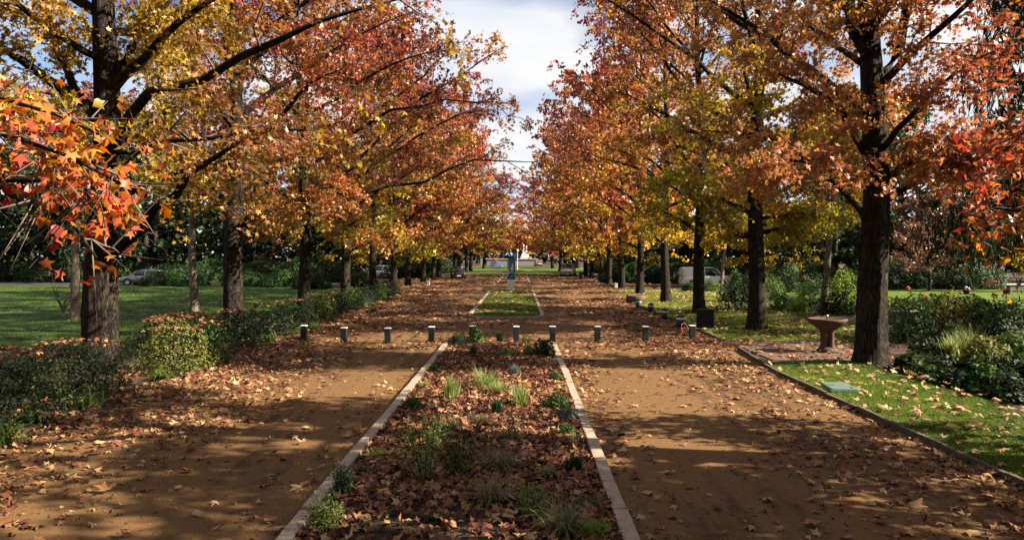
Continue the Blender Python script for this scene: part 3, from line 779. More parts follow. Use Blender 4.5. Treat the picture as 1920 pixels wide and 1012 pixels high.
for i, (x, y, s_, lab) in enumerate([(20, -10, 1.4, 'tall evergreen out of view at right behind the viewer, seen by its shade'), (21.5, -1.5, 1.3, 'tall evergreen out of view at right, shading the near path'),
        (-21, 9, 1.3, 'evergreen out of view at left beside the viewer, added to block side sky'), (-23, -3, 1.4, 'evergreen out of view at left level with the viewer, added to block side sky'), (-21, -14, 1.4, 'evergreen out of view at left behind the viewer, added to block side sky'),  # unseen evergreens added to cut sky light from the left
        (-33, 17, 1.3, 'evergreen out of view at the near left of the lawn, added to block side sky'), (24, -16, 1.4, 'evergreen out of view at right well behind the viewer, added to block sky'), (13.2, 5.8, .62, 'small evergreen out of view just right of the viewer'), (13.6, 0.6, .62, 'small evergreen out of view right, level with the viewer'),  # unseen additions: two block sky, the two small ones shade the path
        (-8, -40, 1.5, 'unseen evergreen across the avenue behind the viewer at left, added to block sky'), (6, -41, 1.5, 'unseen evergreen across the avenue behind the viewer at right, added to block sky'),  # unseen pair added to block the open sky behind the camera
        (-34, 94, 1.3, 'dark evergreen in the second line behind the silver car'), (-26, 104, 1.3, 'dark evergreen in the second line left of the path'), (-48, 96, 1.4, 'dark evergreen in the second line at far left'),
        (-16, 112, 1.0, 'dark evergreen close behind the far left row'), (-70, 84, 1.5, 'dark evergreen at the outer left end of the lawn'), (22, 96, 1.3, 'dark evergreen in the second line behind the van'),
        (31, 100, 1.4, 'dark evergreen in the third line behind the van'), (44, 92, 1.4, 'dark evergreen in the second line behind the garden'), (15.5, 108, 1.0, 'dark evergreen close behind the far right row'),
        (54, 70, 1.2, 'dark evergreen right of the garden lawn'), (28, 66, 1.0, 'low dark evergreen behind the second right sweetgum'), (-13, 208, 1.0, 'dark evergreen behind the grey gate pier'), (14, 210, 1.0, 'dark evergreen right of the white monument')]):
    back_tree(0, (x, y), lab, RW if x > 0 else LW, i * 1.9, s_)
def wood_belt(label, x0, x1, y0, y1, h, n, ls):
    rng = np.random.default_rng(int(abs(x0) * 7 + y0))
    x, y = rng.uniform(x0, x1, n), rng.uniform(y0, y1, n)
    top = h * (.55 + .6 * pnoise(np.stack([x, y, 0 * x], 1), .22, 17))
    p = np.stack([x, y, top * rng.uniform(0, 1, n) ** .7], 1)
    c = ramp(pnoise(p, .35, 19) + rng.normal(0, .15, n), EVER + [(.10, .09, .02)])
    V, F, C = scatter(KITE, p, rand_frames(n, rng, .4, .2), ls * rng.uniform(.6, 1.3, n), c)
    tag(link('distant_wood', mesh_np('distant_wood', V, F, M_GREEN, C)), label, 'wood', kind='stuff')
wood_belt('dark mass of trees closing the view at left', -150, -18, 122, 132, 13, 17000, 1.35)
wood_belt('dark mass of trees closing the view at right', 18, 150, 120, 130, 13, 17000, 1.35)
wood_belt('dark mass of trees closing the view beyond the far lawn', -70, 70, 262, 275, 18, 9000, 1.9)
# weeping dark conifer at the right edge
def weeping(loc, H, R, label, seed):
    rng = np.random.default_rng(seed)
    tv, tf, axis, rad = trunk_mesh(rng, H, 0.28, 12, 14, None)
    n = 260
    z = rng.uniform(0.16, 0.98, n) * H
    a = rng.uniform(0, 6.28, n)
    L = R * (1.05 - z / H) ** 0.6 * rng.uniform(0.6, 1.1, n)
    u = np.linspace(0, 1, 7)[None, :]
    P = np.stack([np.cos(a)[:, None] * L[:, None] * np.minimum(u * 1.5, 1 + 0.1 * u), np.sin(a)[:, None] * L[:, None] * np.minimum(u * 1.5, 1 + 0.1 * u),
                  z[:, None] + 0.5 * np.sin(u * 2.2) - 2.3 * np.clip(u - 0.35, 0, 1) ** 1.4 * rng.uniform(.7, 1.4, n)[:, None]], -1)
    P[..., 2] = np.maximum(P[..., 2], 0.4)
    Rr = np.broadcast_to(np.linspace(0.03, 0.006, 7), (n, 7)).copy()
    wood = tubes(P, Rr, 4)
    m = 60
    ow = np.repeat(np.arange(n), m); s = rng.uniform(0.2, 1, n * m) * 6; i0 = np.clip(s.astype(int), 0, 5); fr = (s - i0)[:, None]
    pos = P[ow, i0] * (1 - fr) + P[ow, i0 + 1] * fr + rng.normal(0, 0.10, (n * m, 3)); pos[:, 2] -= rng.exponential(0.28, n * m); pos[:, 2] = np.maximum(pos[:, 2], .3)
    nrm = rng.normal(size=(n * m, 3)) * np.array([1, 1, 0.2]); nrm /= np.linalg.norm(nrm, axis=1, keepdims=True)
    y = np.array([0, 0, -1.0]) + rng.normal(0, 0.25, (n * m, 3)); y -= (y * nrm).sum(1, keepdims=True) * nrm; y /= np.linalg.norm(y, axis=1, keepdims=True)
    Fm = np.stack([np.cross(y, nrm), y, nrm], 2)
    c = ramp(rng.uniform(0, 0.8, n * m), EVER) * 0.8
    tpl = (OVAL[0] * np.array([0.55, 1.3, 1]), OVAL[1])
    lv = scatter(tpl, pos, Fm, rng.uniform(.2, .36, n * m), c)
    put_tree('weeping_conifer', dict(trunk=(tv, tf), wood=wood, leaves=lv), loc, label, None, M_BARK_DARK, M_GREEN)
weeping((20.8, 30.0), 17, 4.2, 'tall dark weeping conifer at the right edge of the garden', 301)

# slender pale trunks
def slender(name, px, base_py, top_px, H, r, label, seed, shift, nl=10):
    x, y = G(px, base_py)
    lean = (((top_px - px) * y / FPX) / 4.0 * 1.0, 0)
    g = tree_geom(seed, H, H * 0.5, 2.6, 2.4, r, 14, 6, 4, nl, 0.17, KITE, shift=shift, zgrad=0.3, sides=12, rings=16, bare_top=0.2, lean=lean)
    put_tree(name, g, (x, y), label, 'slender young trees in the gardens', M_BARK_PALE)
slender('slender_tree', 1543, 588, 1552, 9.5, 0.19, 'slender pale trunk behind the stone fountain', 311, 0.05)
slender('slender_tree', 1352, 540, 1362, 9.0, 0.17, 'slender leaning pale trunk in front of the white van', 312, -0.05)
slender('slender_tree', 365, 585, 363, 11, 0.22, 'slender dark trunk on the left lawn between the two nearest sweetgums', 313, 0.2)
slender('slender_tree', 142, 600, 140, 10, 0.20, 'slender trunk just left of the thick left sweetgum', 314, 0.3)

# leafy bushes ------------------------------------------------------------
def bush_geom(seed, sx, sy, sz, n, ls, stops, tpl=OVAL, lump=0.22, boxy=2.6, fill=0.35, up=0.35, bias=0.0):
    rng = np.random.default_rng(seed)
    d = rng.normal(size=(n, 3)); d[:, 2] = np.abs(d[:, 2]) - 0.12
    d /= np.linalg.norm(d, axis=1, keepdims=True)
    r = 1 / (np.abs(d) ** boxy).sum(1) ** (1 / boxy)
    lum = pnoise(d, 3.2, seed + 3)
    r *= 1 - lump + 2 * lump * lum
    r *= np.where(rng.uniform(size=n) < fill, rng.uniform(0.5, 1, n), rng.uniform(0.93, 1.06, n))
    pos = d * r[:, None] * np.array([sx, sy, sz]); pos[:, 2] = np.maximum(pos[:, 2] + 0.06 * sz, 0.02)
    n_ = d / np.array([sx, sy, sz]); n_ /= np.linalg.norm(n_, axis=1, keepdims=True)
    nn = n_ * 0.8 + rng.normal(0, 0.55, (n, 3)) + np.array([0, 0, up]); nn /= np.linalg.norm(nn, axis=1, keepdims=True)
    y = rng.normal(size=(n, 3)) + n_ * 0.5; y -= (y * nn).sum(1, keepdims=True) * nn; y /= np.linalg.norm(y, axis=1, keepdims=True)
    Fm = np.stack([np.cross(y, nn), y, nn], 2)
    t = 0.5 + bias + 0.5 * (lum - .5) + rng.normal(0, 0.2, n)
    c = np.clip(ramp(t, stops) * rng.uniform(.75, 1.2, (n, 1)), 0.003, .8)
    leaves = scatter(tpl, pos, Fm, ls * rng.uniform(.7, 1.3, n), c)
    k = 14
    a = rng.uniform(0, 6.28, k); q = rng.uniform(.3, .8, k)
    u = np.linspace(0, 1, 4)[None]
    P = np.stack([np.cos(a)[:, None] * sx * q[:, None] * u, np.sin(a)[:, None] * sy * q[:, None] * u, sz * .85 * u * rng.uniform(.7, 1, k)[:, None]], -1)
    wood = tubes(P, np.broadcast_to(np.linspace(.018, .005, 4), (k, 4)).copy(), 4)
    return leaves, wood

def put_bush(name, geom, loc, label, group=None, cat='bush', mat=None, rz=0.0, z=0.0):
    root = empty(name, (loc[0], loc[1], z), rz); tag(root, label, cat, group)
    (V, F, C), (wv, wf) = geom
    link('foliage', mesh_np('foliage', V, F, mat or M_GREEN, C), root)
    tag(link('stem', mesh_np('stem', wv, wf, M_BARK_DARK), root), kind='stuff')
    return root

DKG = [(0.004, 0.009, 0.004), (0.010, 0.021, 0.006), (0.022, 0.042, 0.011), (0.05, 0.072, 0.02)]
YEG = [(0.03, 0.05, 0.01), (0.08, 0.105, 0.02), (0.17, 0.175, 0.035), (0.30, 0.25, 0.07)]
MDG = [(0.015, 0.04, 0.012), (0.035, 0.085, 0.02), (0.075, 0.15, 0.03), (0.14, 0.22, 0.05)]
HG = 'clipped hedge bushes along the left path'
hedge = [  # x, y, half x, half y, height, palette, label
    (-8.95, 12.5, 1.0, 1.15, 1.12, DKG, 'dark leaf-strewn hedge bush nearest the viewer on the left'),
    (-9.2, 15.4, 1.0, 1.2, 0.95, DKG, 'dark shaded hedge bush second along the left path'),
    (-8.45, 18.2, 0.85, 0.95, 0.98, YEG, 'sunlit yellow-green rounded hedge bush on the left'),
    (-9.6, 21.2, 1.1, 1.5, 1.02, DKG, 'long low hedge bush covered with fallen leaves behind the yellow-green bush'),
    (-8.45, 20.6, 0.55, 0.7, 0.9, MDG, 'small glossy hedge bush tucked behind the yellow-green bush'),
    (-8.9, 23.6, 0.85, 0.9, 1.02, DKG, 'black-green hedge bush between the fallen-leaf hedge and the bollard row'),
    (-8.75, 26.2, 0.85, 1.0, 1.05, DKG, 'dark glossy hedge bush beside the end bollard'),
    (-8.7, 28.9, 0.8, 1.0, 1.0, DKG, 'dark hedge bush just beyond the end bollard'),
    (-8.6, 32.0, 0.8, 1.0, 0.95, YEG, 'yellow-topped hedge bush beyond the bollard row'),
    (-8.9, 35.4, 0.8, 1.2, 0.95, DKG, 'dark hedge bush below the third left sweetgum'),
    (-8.9, 39.0, 0.8, 1.3, 0.9, MDG, 'green hedge bush between the third and fourth left sweetgums'),
    (-9.0, 43.0, 0.8, 1.4, 0.9, DKG, 'dark hedge bush below the fourth left sweetgum'),
    (-9.1, 47.5, 0.8, 1.6, 0.9, MDG, 'green hedge bush past the fourth left sweetgum'),
    (-9.2, 52.5, 0.8, 1.8, 0.9, DKG, 'dark hedge bush at the far end of the left hedge'),
    (-11.0, 24.0, 0.9, 1.4, 0.6, DKG, 'low dark shrub between the hedge and the left lawn'),
    (-10.8, 15.0, 1.0, 1.4, 0.8, DKG, 'low dark shrub in front of the thick left sweetgum'),
    (-11.3, 19.0, 0.9, 1.5, 0.6, [(0.05, 0.02, 0.012), (0.12, 0.045, 0.02), (0.04, 0.06, 0.015)], 'low reddish shrub left of the thick left sweetgum')]
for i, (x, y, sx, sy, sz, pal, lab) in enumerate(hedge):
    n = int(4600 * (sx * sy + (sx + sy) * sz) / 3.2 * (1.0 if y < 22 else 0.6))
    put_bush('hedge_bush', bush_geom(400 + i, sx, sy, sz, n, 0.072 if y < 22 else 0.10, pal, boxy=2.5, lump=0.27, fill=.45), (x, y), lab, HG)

# long hedges and rounded bushes behind the lawns (share one clipped-bush geometry)
hb = [bush_geom(450, 1.6, 1.5, 1.25, 5200, 0.17, DKG, lump=0.2), bush_geom(451, 1.9, 1.4, 1.5, 5200, 0.18, MDG, lump=0.25, bias=-.25)]
hb_first = [None, None]
def back_bush(k, x, y, label, group, sc=(1, 1, 1), rz=0.0):
    if hb_first[k] is None:
        hb_first[k] = put_bush('round_bush', hb[k], (x, y), label, group, rz=rz); o = hb_first[k]
    else:
        o = copy_tree(hb_first[k]); o.location = (x, y, 0); o.rotation_euler = (0, 0, rz); tag(o, label, 'bush', group)
    o.scale = sc
    return o
ordn = ['first', 'second', 'third', 'fourth', 'fifth', 'sixth', 'seventh', 'eighth', 'ninth', 'tenth', 'eleventh', 'twelfth', 'thirteenth', 'fourteenth']
for i in range(7):
    back_bush(i % 2, 9.8 + i * 1.9, 76 - i * 0.5, f'{ordn[i]} bush from the path in the long hedge behind the right lawn', 'bushes of the long hedge behind the right lawn', (1, 1, 1.35), i * 1.1)
for i in range(8):
    back_bush(i % 2, 20.5 + i * 2.6, 64.6 + (i % 2) * 0.8 - i * .35, f'{ordn[i]} bush from the van in the low row behind the garden', 'rounded bushes behind the garden lawn', (1.1, 1, 1.0 + 0.25 * (i % 3)), i * 0.9)
for i in range(9):
    back_bush(i % 2, -19 - i * 4.6, 79.2 + (i % 3) * 0.6, f'{ordn[i]} bush from the path in the hedge across the side street', 'bushes of the hedge across the side street', (1.5, 1.1, 1.5), i * 1.3)
for i, (x, y) in enumerate([(-17.5, 63), (-21, 66.5), (-14, 66), (-25, 67.5), (-33.6, 69.2), (-30.3, 68.6)]):
    back_bush(i % 2, x, y, f'{ordn[i]} shrub on the near side of the side street', 'shrubs along the side street', (0.9, 0.9, 0.9), i * 1.3)
for i, (x, y) in enumerate([(-13, 117.5), (-16.5, 112), (13.5, 119), (17, 112), (-24, 150), (24, 152), (-20, 188), (19, 190), (14.5, 96), (-13.5, 92)]):
    back_bush(0, x, y, ['dark shrub left of the far lawn corner', 'dark shrub further left of the far lawn corner', 'dark shrub right of the far lawn corner', 'dark shrub further right of the far lawn corner',
                        'dark shrub halfway along the left of the far lawn', 'dark shrub halfway along the right of the far lawn', 'dark shrub at the back left of the far lawn', 'dark shrub at the back right of the far lawn',
                        'dark shrub behind the silver car on the right', 'dark shrub behind the dark car on the left'][i], 'dark shrubs around the far lawn', (1.7, 1.3, 1.6), i)

# arching and upright blades
def blades_geom(seed, n, L, spread, w, stops, droop=0.9, segs=4, base_r=0.05, up=0.9, straight=0.0):
    rng = np.random.default_rng(seed)
    a = rng.uniform(0, 6.28, n); e = rng.uniform(0.25, 1.0, n) ** 0.8
    Lr = L * rng.uniform(.6, 1.15, n)
    u = np.linspace(0, 1, segs + 1)
    bx, by = rng.normal(0, base_r, n), rng.normal(0, base_r, n)
    hor = (spread * e)[:, None] * (u[None] ** 1.25) * Lr[:, None]
    ver = Lr[:, None] * (up * u[None] - droop * (e[:, None]) * u[None] ** 2.2)
    X = bx[:, None] + np.cos(a)[:, None] * hor; Y = by[:, None] + np.sin(a)[:, None] * hor; Z = np.maximum(ver, 0.01)
    wid = w * (1 - u ** 1.6)[None] * rng.uniform(.7, 1.2, n)[:, None] + 0.0008
    px, py = -np.sin(a)[:, None] * wid / 2, np.cos(a)[:, None] * wid / 2
    V = np.stack([np.stack([X - px, Y - py, Z], -1), np.stack([X + px, Y + py, Z], -1)], 2)     # n, segs+1, 2, 3
    idx = np.arange(n * (segs + 1) * 2).reshape(n, segs + 1, 2)
    F = np.stack([idx[:, :-1, 0], idx[:, :-1, 1], idx[:, 1:, 1], idx[:, 1:, 0]], -1).reshape(-1, 4)
    c = ramp(rng.uniform(0, 1, n), stops) * rng.uniform(.75, 1.2, (n, 1))
    return V.reshape(-1, 3), F, np.repeat(c, (segs + 1) * 2, axis=0)

def put_blades(name, geom, loc, label, group, cat='plant', z=0.0):
    V, F, C = geom
    o = link(name, mesh_np(name, V, F, M_BLADE, C), None, (loc[0], loc[1], z))
    return tag(o, label, cat, group)

STRAP = [(0.03, 0.075, 0.012), (0.075, 0.14, 0.02), (0.15, 0.22, 0.035)]
for i, (px, py, L, lab) in enumerate([(165, 765, 0.62, 'arching strap-leaved plant beside the nearest hedge bush'), (58, 795, 0.55, 'shaded strap-leaved plant at the foot of the nearest hedge bush'),
        (8, 830, 0.6, 'strap-leaved plant cut by the left edge of the view'), (305, 712, 0.5, 'yellow-green strap-leaved plant before the sunlit hedge bush'),
        (355, 695, 0.42, 'short strap-leaved plant right of the sunlit hedge bush'), (418, 676, 0.55, 'bright strap-leaved plant standing among leaves past the sunlit bush'),
        (470, 650, 0.45, 'dark strap-leaved plant before the bollard row'), (555, 628, 0.5, 'strap-leaved plant just left of the end bollard'), (592, 620, 0.55, 'strap-leaved plant behind the end bollard'), (505, 640, .5, 'strap-leaved plant under the dark glossy hedge bush'), (700, 585, .5, 'strap-leaved plant far along the left hedge')]):
    put_blades('strap_plant', blades_geom(500 + i, 75, L * 1.25, 0.95, 0.030, STRAP, droop=1.0, segs=5, base_r=0.09), G(px, py), lab, 'strap-leaved plants along the left hedge')

# planting bed between the kerbs ------------------------------------------
LIME = [(0.10, 0.19, 0.015), (0.22, 0.32, 0.03), (0.34, 0.42, 0.05)]
WISP = [(0.10, 0.11, 0.03), (0.20, 0.20, 0.07), (0.30, 0.27, 0.12)]
PALEG = [(0.14, 0.20, 0.04), (0.26, 0.34, 0.09), (0.40, 0.44, 0.16)]
BLUEG = [(0.08, 0.12, 0.10), (0.15, 0.21, 0.18), (0.25, 0.32, 0.28)]
BROWNG = [(0.09, 0.06, 0.02), (0.16, 0.11, 0.04), (0.13, 0.14, 0.04)]
DG = [(0.01, 0.03, 0.012), (0.025, 0.06, 0.02), (0.05, 0.10, 0.03)]
bed = [  # photo px, py of the foot, type, size, palette, label
    (816, 697, 'ball', .17, DG, 'small dark tuft in the bed corner near the left kerb'),
    (797, 725, 'mat', .22, LIME, 'lime green mat plant near the left kerb of the bed'),
    (783, 746, 'mat', .17, MDG, 'small green mat plant below the lime one'),
    (773, 768, 'ball', .17, DG, 'small dark round plant at the left kerb'),
    (846, 752, 'tall', .62, PALEG, 'tall upright pale grass tuft left of the bed centre'),
    (912, 730, 'wisp', .75, PALEG, 'broad pale grass clump in the middle of the sunlit bed'),
    (935, 742, 'wisp', .55, PALEG, 'smaller pale grass clump touching the broad one'),
    (966, 708, 'tall', .38, BLUEG, 'blue-green upright grass tuft right of the bed centre'),
    (1041, 714, 'ball', .16, MDG, 'light green rosette plant at the right kerb'),
    (933, 778, 'tall', .40, DG, 'dark upright tuft at the centre of the bed'),
    (976, 766, 'tall', .58, PALEG, 'light green upright tuft right of the bed centre'),
    (1044, 768, 'ball', .25, MDG, 'green rosemary-like bush with bright top at the right kerb'),
    (1063, 787, 'ball', .17, BLUEG, 'grey-blue tuft below the rosemary-like bush'),
    (1008, 779, 'mat', .16, MDG, 'small flat green plant left of the grey-blue tuft'),
    (1063, 817, 'ball', .14, MDG, 'small green ball plant close to the right kerb'),
    (707, 858, 'mat', .22, LIME, 'bright green mat beside the left kerb in the nearer bed'),
    (683, 888, 'mat', .2, MDG, 'dull green mat below the bright green one'),
    (797, 905, 'airy', .78, PALEG, 'tall airy green plant, left of a pair in the nearer bed'),
    (812, 850, 'airy', .55, PALEG, 'airy green plant behind the tall pair in the bed'),
    (862, 900, 'airy', .65, MDG, 'tall airy dark green plant, right of a pair in the nearer bed'),
    (843, 815, 'wisp', .5, BROWNG, 'brown dry grass clump left of the bed centre'),
    (936, 888, 'wisp', .62, WISP, 'straw-coloured wispy grass right of the tall airy pair'),
    (1077, 890, 'tall', .34, DG, 'large dark green tuft near the right kerb'),
    (1022, 897, 'wisp', .25, PALEG, 'thin pale tuft left of the large dark tuft'),
    (919, 950, 'wisp', .55, WISP, 'wispy green-yellow grass in the nearest part of the bed'),
    (644, 930, 'airy', .32, DG, 'dark leafy plant near the left kerb in the nearest part of the bed'),
    (606, 996, 'airy', .36, PALEG, 'bright small-leaved bushy plant at the left kerb nearest the viewer'),
    (749, 960, 'mat', .13, DG, 'small dark mat among leaves nearest the viewer'),
    (818, 978, 'mat', .22, MDG, 'green mat below the tall airy pair'),
    (999, 975, 'airy', .42, PALEG, 'airy green plant near the bottom right of the bed'),
    (1100, 950, 'mat', .22, MDG, 'round green mat close to the right kerb nearest the viewer'),
    (1055, 1006, 'wisp', .55, WISP, 'straw-coloured grass at the bottom right of the bed'),
    (1112, 1003, 'mat', .30, LIME, 'broad lime mat at the right kerb nearest the viewer'),
    (679, 996, 'mat', .15, DG, 'small dark mat near the bottom left of the bed'),
    (860, 646, 'ball', .30, DG, 'dark shrub at the far left end of the bed'),
    (892, 640, 'leafy', .30, MDG, 'leafy green shrub before the fifth bollard'),
    (938, 640, 'tall', .45, DG, 'dark upright plant at the far end of the bed'),
    (985, 644, 'wisp', .5, BROWNG, 'brownish grass before the sixth bollard'),
    (1020, 668, 'leafy', .34, DG, 'dark leafy shrub at the far right end of the bed'),
    (990, 668, 'tall', .45, PALEG, 'pale tuft beside the dark leafy shrub at the far end'),
    (887, 668, 'tall', .40, MDG, 'green upright tuft below the leafy green shrub'),
    (950, 673, 'wisp', .5, MDG, 'green grass clump in the far third of the bed'),
    (872, 700, 'mat', .16, MDG, 'small mat plant in the far left third of the bed'),
    (905, 800, 'wisp', .35, BROWNG, 'dry brown tuft at the centre of the bed'),
    (960, 830, 'wisp', .35, WISP, 'small straw tuft above the wispy straw grass')]
BG_ = 'plants in the bed between the kerbs'
def airy_geom(seed, h, stops):
    rng = np.random.default_rng(seed)
    k = 11
    a = rng.uniform(0, 6.28, k); q = rng.uniform(.1, .42, k) * h
    u = np.linspace(0, 1, 5)[None]
    P = np.stack([np.cos(a)[:, None] * q[:, None] * u + rng.normal(0, .05, k)[:, None], np.sin(a)[:, None] * q[:, None] * u + rng.normal(0, .05, k)[:, None], h * u * rng.uniform(.6, 1.05, k)[:, None]], -1)
    wood = tubes(P, np.broadcast_to(np.linspace(.008, .003, 5), (k, 5)).copy(), 4)
    m = 110
    ow = np.repeat(np.arange(k), m); s = rng.uniform(.15, 1, k * m) * 4; i0 = np.clip(s.astype(int), 0, 3); f = (s - i0)[:, None]
    pos = P[ow, i0] * (1 - f) + P[ow, i0 + 1] * f + rng.normal(0, .035, (k * m, 3)); pos[:, 2] = np.maximum(pos[:, 2], .02)
    c = ramp(rng.uniform(0, 1, k * m), stops)
    return scatter(OVAL, pos, rand_frames(k * m, rng, .4, 0.0), rng.uniform(.022, .048, k * m), c * 1.0), wood
for i, (px, py, ty, s, pal, lab) in enumerate(bed):
    p = G(px, py, 0.05)
    if ty == 'ball': put_bush('tuft_plant', bush_geom(600 + i, s, s, s * 1.15, 700, s * .26, pal, lump=.2, boxy=2), p, lab, BG_, 'plant', z=0.05)
    elif ty == 'leafy': put_bush('leafy_shrub', bush_geom(600 + i, s * .8, s * .8, s * 1.4, 420, s * .36, pal, lump=.25, boxy=2), p, lab, BG_, 'plant', z=0.05)
    elif ty == 'mat': put_blades('mat_plant', blades_geom(600 + i, 420, s * .62, .8, .011, pal, droop=.5, segs=2, base_r=s * .26), p, lab, BG_, z=.06)
    elif ty == 'tall': put_blades('grass_tuft', blades_geom(600 + i, 230, s, .30, .014, pal, droop=.25, segs=3, base_r=s * .10), p, lab, BG_, z=.05)
    elif ty == 'wisp': put_blades('grass_tuft', blades_geom(600 + i, 190, s * 1.1, .8, .011, pal, droop=.75, segs=5, base_r=s * .10), p, lab, BG_, z=.05)
    else: put_bush('airy_plant', airy_geom(600 + i, s, pal), p, lab, BG_, 'plant', z=.05)

# garden right of the thick sweetgum ---------------------------------------
ROSE = [(0.03, 0.07, 0.015), (0.08, 0.15, 0.03), (0.17, 0.25, 0.05)]
garden = [ # px, foot py, half width m, height m, type, palette, label
    (1712, 640, .75, 1.15, 'leafy', MDG, 'glossy dark shrub beside the grey stone slab'),
    (1690, 600, .8, 1.0, 'leafy', ROSE, 'light green shrub with pink blooms behind the thick sweetgum'),
    (1772, 622, .8, 1.1, 'leafy', YEG, 'yellow-green shrub in the middle of the right garden'),
    (1742, 668, .5, .5, 'leafy', DKG, 'low dark ferny shrub left of the spiky plants'),
    (1757, 648, .4, .45, 'ball', DKG, 'dark round shrub in the right garden'),
    (1815, 668, .5, 1.0, 'tall', PALEG, 'spiky light green plant in the right garden'),
    (1785, 672, .4, .8, 'tall', PALEG, 'smaller spiky plant left of the tall spiky one'),
    (1832, 620, .55, 1.1, 'leafy', MDG, 'narrow green shrub behind the spiky plant'),
    (1890, 632, .9, 1.0, 'ball', MDG, 'fine-leaved green bush at the right edge'),
    (1862, 672, .5, .6, 'leafy', YEG, 'pale small-leaved shrub right of the spiky plant'),
    (1900, 676, .6, .7, 'leafy', ROSE, 'light green broad-leaved shrub at the right edge'),
    (1868, 705, .6, .4, 'leafy', MDG, 'low ground plant by the lawn strip at right'),
    (1905, 715, .5, .45, 'leafy', DKG, 'low dark plant by the lawn strip at the right edge'),
    (1820, 700, .5, .35, 'leafy', DKG, 'low dark plant at the edge of the lawn strip'),
    (1770, 695, .4, .3, 'leafy', DKG, 'very low dark plant nearest the thick sweetgum'),
    (1850, 640, .5, .7, 'tall', ROSE, 'tufted light green plant between shrubs at right'),
    (1735, 600, .7, .9, 'leafy', ROSE, 'light shrub behind the grey stone slab'),
    (1800, 596, .7, .8, 'leafy', DKG, 'dark shrub before the garden lawn'),
    (1880, 598, .8, .8, 'leafy', DKG, 'dark shrub before the garden lawn at the right edge'),
    (1840, 590, .7, .8, 'leafy', MDG, 'green shrub before the garden lawn'),
    (1700, 700, .45, .35, 'leafy', DKG, 'low dark plant at the foot of the thick sweetgum'),
    (1740, 715, .4, .3, 'leafy', MDG, 'low green plant between the thick sweetgum and the lawn strip'),
    (1800, 728, .5, .4, 'leafy', DKG, 'low dark plant midway along the lawn strip edge'),
    (1850, 742, .5, .45, 'leafy', MDG, 'low green plant further along the lawn strip edge'),
    (1895, 752, .5, .5, 'leafy', DKG, 'low dark plant at the lawn strip edge by the right border of the view'),
    (1840, 680, .5, .6, 'leafy', YEG, 'yellowish shrub behind the low plants by the lawn strip'),
    (1880, 655, .6, .8, 'leafy', DKG, 'dark shrub behind the pale small-leaved shrub'),
    (1795, 650, .5, .7, 'leafy', ROSE, 'light green shrub just left of the tall spiky plant'),
    (1725, 685, .4, .4, 'tall', MDG, 'short tufted plant right of the thick sweetgum'),
    (1910, 650, .7, 1.0, 'leafy', MDG, 'green shrub cut by the right edge of the view'),
    (1760, 585, .8, .9, 'leafy', MDG, 'green shrub behind the yellow-green shrub'),
    (1468, 582, .8, 1.1, 'leafy', ROSE, 'light green shrub right of the second right sweetgum'),
    (1497, 586, .6, 1.1, 'tall', LIME, 'bright green ferny clump left of the fountain'),
    (1520, 574, .8, 1.3, 'leafy', MDG, 'green shrub behind the fountain'),
    (1448, 560, .9, 1.5, 'leafy', ROSE, 'tall light shrub behind the second right sweetgum'),
    (1562, 590, .7, 1.3, 'leafy', DKG, 'black-green shrub rising just behind the fountain bowl'),
    (1594, 590, .7, 1.2, 'leafy', ROSE, 'light green shrub between the fountain and the thick sweetgum'),
    (1578, 562, .9, 1.6, 'leafy', LIME, 'bright green tall shrub behind the slender pale trunk'),
    (1385, 582, .9, 1.5, 'leafy', DKG, 'tall dark shrub left of the second right sweetgum'),
    (1372, 566, .9, 1.5, 'leafy', MDG, 'green shrub in front of the white van nose'),
    (1408, 566, .8, 1.5, 'leafy', DKG, 'dark shrub right of the white van'),
    (1335, 546, .7, .9, 'leafy', ROSE, 'light green shrub in front of the white van'),
    (1290, 546, .5, .6, 'leafy', MDG, 'small green shrub at the tail of the white van'),
    (1530, 552, 1.2, 1.4, 'leafy', MDG, 'green shrub far behind the fountain'),
    (1480, 548, 1.2, 1.3, 'leafy', DKG, 'dark shrub far behind the second right sweetgum'),
    (1425, 545, 1.2, 1.5, 'leafy', YEG, 'pale shrub far behind the second right sweetgum')]
GG = 'shrubs and plants in the right gardens'
for i, (px, py, w, h, ty, pal, lab) in enumerate(garden):
    p = G(px, py)
    n = int(900 + 700 * w)
    if ty == 'ball': put_bush('garden_shrub', bush_geom(700 + i, w, w, h, int(n * 1.6), .075, pal, lump=.25, boxy=2), p, lab, GG, 'shrub')
    elif ty == 'leafy': put_bush('garden_shrub', bush_geom(700 + i, w, w * .9, h, n, .135, pal, lump=.42, boxy=2, fill=.55), p, lab, GG, 'shrub')
    else: put_blades('spiky_plant', blades_geom(700 + i, 190, h * 1.1, .42, .026, pal, droop=.3, segs=4, base_r=w * .3), p, lab, GG, 'plant')

